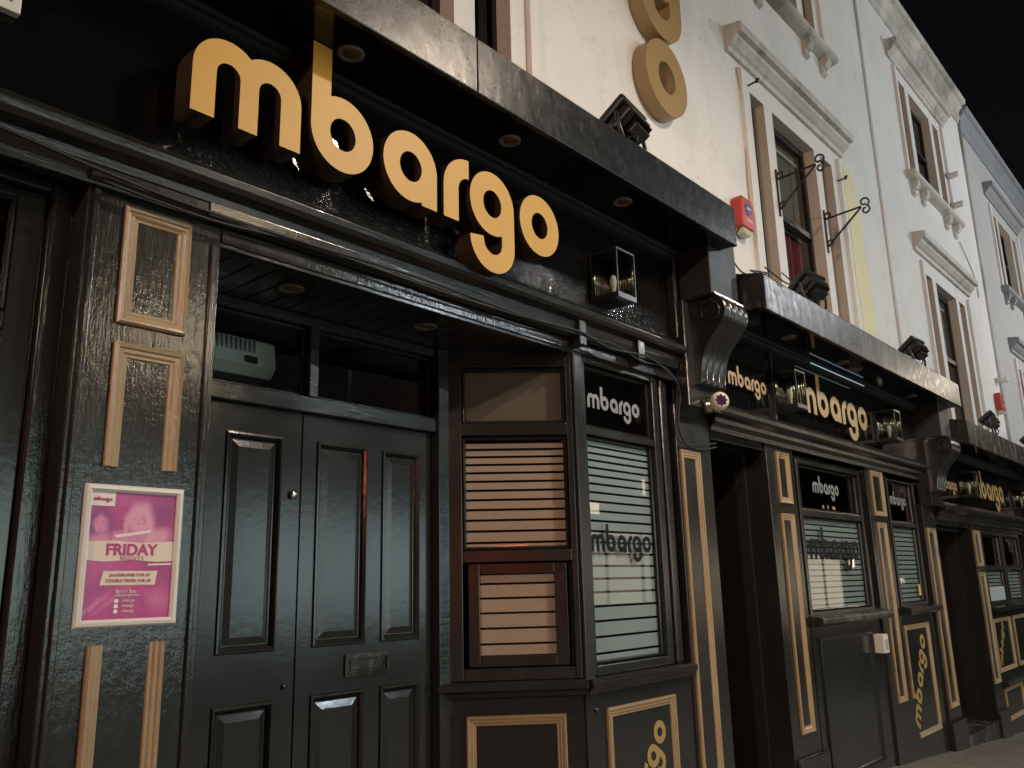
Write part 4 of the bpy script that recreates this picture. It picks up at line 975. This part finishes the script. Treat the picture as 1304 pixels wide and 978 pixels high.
lit(16.6, 24.0, 1.0, 3.0, lampmat('warm_cafe_light', (1.0, .80, .56), 1.5), 4)
lit(26.0, 38.0, .3, 2.5, lampmat('warm_bar_light', (1.0, .82, .60), 1.9), 6)
lit(14.0, 14.9, 4.6, 6.0, lampmat('upstairs_light', (.75, .9, 1.0), 1.2), 2)
lit(-8.4, -6.9, 1.9, 2.5, lampmat('red_shop_light', (1.0, .10, .035), 11.0), 1)

def street_lamp(x, y, z, col, power, label, size=.12, reach=.7, down=False):
    t = thing('street_lamp', (x, y - reach, gz(x)), label, 'street lamp', 'street lamps along the road')
    bm = new(); tube(bm, smooth_path([(x, y - reach, gz(x)), (x, y - reach, z - .4), (x, y - reach * .8, z + .12), (x, y - .25, z + .2)], 10), .06, 10); part('post', bm, M['iron'], t, smooth=True)
    bm = new(); prism_x(bm, [(y - .35, z + .10), (y - .25, z + .26), (y + .25, z + .20), (y + .30, z + .10)], x - .14, x + .14); part('lamp_head', bm, M['stone_grey'], t, bevel=.02)
    bm = new(); lathe(bm, [(.12, .09), (.11, .05), (.05, .02), (.01, .012)], (x, y, z), 'z', 16); part('lens', bm, lampmat('lamp_lens', col, 12), t, smooth=True)
    d = bpy.data.lights.new('street_light', 'AREA' if down else 'POINT'); d.energy = power; d.color = col
    if down: d.shape = 'DISK'; d.size = .3
    else: d.shadow_soft_size = size
    o = bpy.data.objects.new('street_light', d); COL.objects.link(o); o.parent = t; o.location = Vector((x, y, z - .05 if down else z - .25)) - ORG[t.name]
    return t
street_lamp(4.3, -1.0, 5.8, (1.0, .83, .65), 255, 'warm street lamp at the kerb behind the camera, nearest one', down=True)
street_lamp(-8.0, -1.4, 5.6, (1.0, .76, .60), 1500, 'warm street lamp at the kerb far to the left')
street_lamp(16.0, -3.8, 7.6, (.90, .94, 1.0), 1000, 'cool street lamp at the kerb to the right')
street_lamp(17.2, -.3, 5.4, (1.0, .86, .68), 160, 'warm street lamp near the blue grey house')
street_lamp(5.75, -5.9, 5.3, (1.0, .80, .54), 230, 'added warm lamp on the far pavement opposite the doors, for glints', size=.09)  # extra lamp added to give the left pilaster warm glints

street_lamp(9.5, -5.6, 6.4, (.80, .93, 1.0), 380, 'added cool lamp on the far pavement, for cooler light on the shopfront')  # extra lamp added to cool the light on the flat striped window
t = thing('added_red_lamp', (-5.5, -1.3, gz(-5.5)), 'added red lamp on a post at the kerb to the left', 'added lamp')  # added red lamp that tints the canted window, shaped as a signal
z0_ = gz(-5.5)
bm = new(); tube(bm, [(-5.5, -1.3, z0_), (-5.5, -1.3, 3.2)], .057, 12); part('post', bm, M['iron'], t, smooth=True)
bm = new(); box(bm, -5.46, -5.28, -1.45, -1.15, 2.35, 3.35, bev=.02); part('housing', bm, M['blackplastic'], t)
for zz, c, e in ((3.18, (1.0, .12, .06), 60), (2.86, (.05, .03, .01), 0), (2.54, (.01, .04, .02), 0)):
    bm = new(); lathe(bm, [(.002, .03), (.09, .012), (.1, .0)], (-5.28, -1.3, zz), 'x', 20); part('added_lamp_lens', bm, simple('added_lamp_lens', c if not e else (0, 0, 0), .2, 0, .5, c, e), t)
    bm = new(); lathe(bm, [(.104, .0), (.108, .0), (.108, .16), (.104, .16)], (-5.28, -1.3, zz), 'x', 20); part('visor', bm, M['blackplastic'], t)
d = bpy.data.lights.new('added_red_light', 'POINT'); d.energy = 110; d.color = (1.0, .2, .1); d.shadow_soft_size = .08
o = bpy.data.objects.new('added_red_light', d); COL.objects.link(o); o.parent = t; o.location = Vector((-5.05, -1.3, 3.18)) - ORG[t.name]

# ------------------------------------------------------------------ sky, moon-weak sun, camera
w = bpy.data.worlds.new('World'); SC.world = w; w.use_nodes = True; nt = w.node_tree
bg = nt.nodes['Background']; sky = nt.nodes.new('ShaderNodeTexSky'); sky.sky_type = 'NISHITA'; sky.sun_disc = False
sky.sun_elevation = R(4); sky.sun_rotation = R(20)
mx = nt.nodes.new('ShaderNodeMix'); mx.data_type = 'RGBA'; mx.blend_type = 'MULTIPLY'; mx.inputs[0].default_value = 1; mx.inputs[7].default_value = (1.0, .8, .72, 1)
L(nt, sky.outputs[0], mx.inputs[6]); L(nt, mx.outputs[2], bg.inputs[0]); bg.inputs[1].default_value = .0035
sd_ = bpy.data.lights.new('sun', 'SUN'); sd_.energy = .004; sd_.angle = R(.5); sd_.color = (1, .95, .9)
so = bpy.data.objects.new('sun', sd_); COL.objects.link(so); so.rotation_euler = (R(55), 0, R(200))

cam_ = bpy.data.cameras.new('camera'); co = bpy.data.objects.new('camera', cam_); COL.objects.link(co); SC.camera = co
yaw, pit, rol = R(48.8), R(13.39), R(-1.4)
F = Vector((math.sin(yaw) * math.cos(pit), math.cos(yaw) * math.cos(pit), math.sin(pit)))
Rt = Vector((math.cos(yaw), -math.sin(yaw), 0)); Up = Rt.cross(F)
R2 = math.cos(rol) * Rt + math.sin(rol) * Up; U2 = -math.sin(rol) * Rt + math.cos(rol) * Up
co.matrix_world = Matrix(((R2.x, U2.x, -F.x, 0), (R2.y, U2.y, -F.y, 0), (R2.z, U2.z, -F.z, 1.58), (0, 0, 0, 1)))
cam_.sensor_width = 36; cam_.lens = 1077 / 1304 * 36; cam_.clip_end = 500; cam_.clip_start = .05
SC.view_settings.view_transform = 'Standard'; SC.view_settings.look = 'None'; SC.view_settings.gamma = 1; SC.view_settings.exposure = 0
SC.view_settings.use_curve_mapping = False
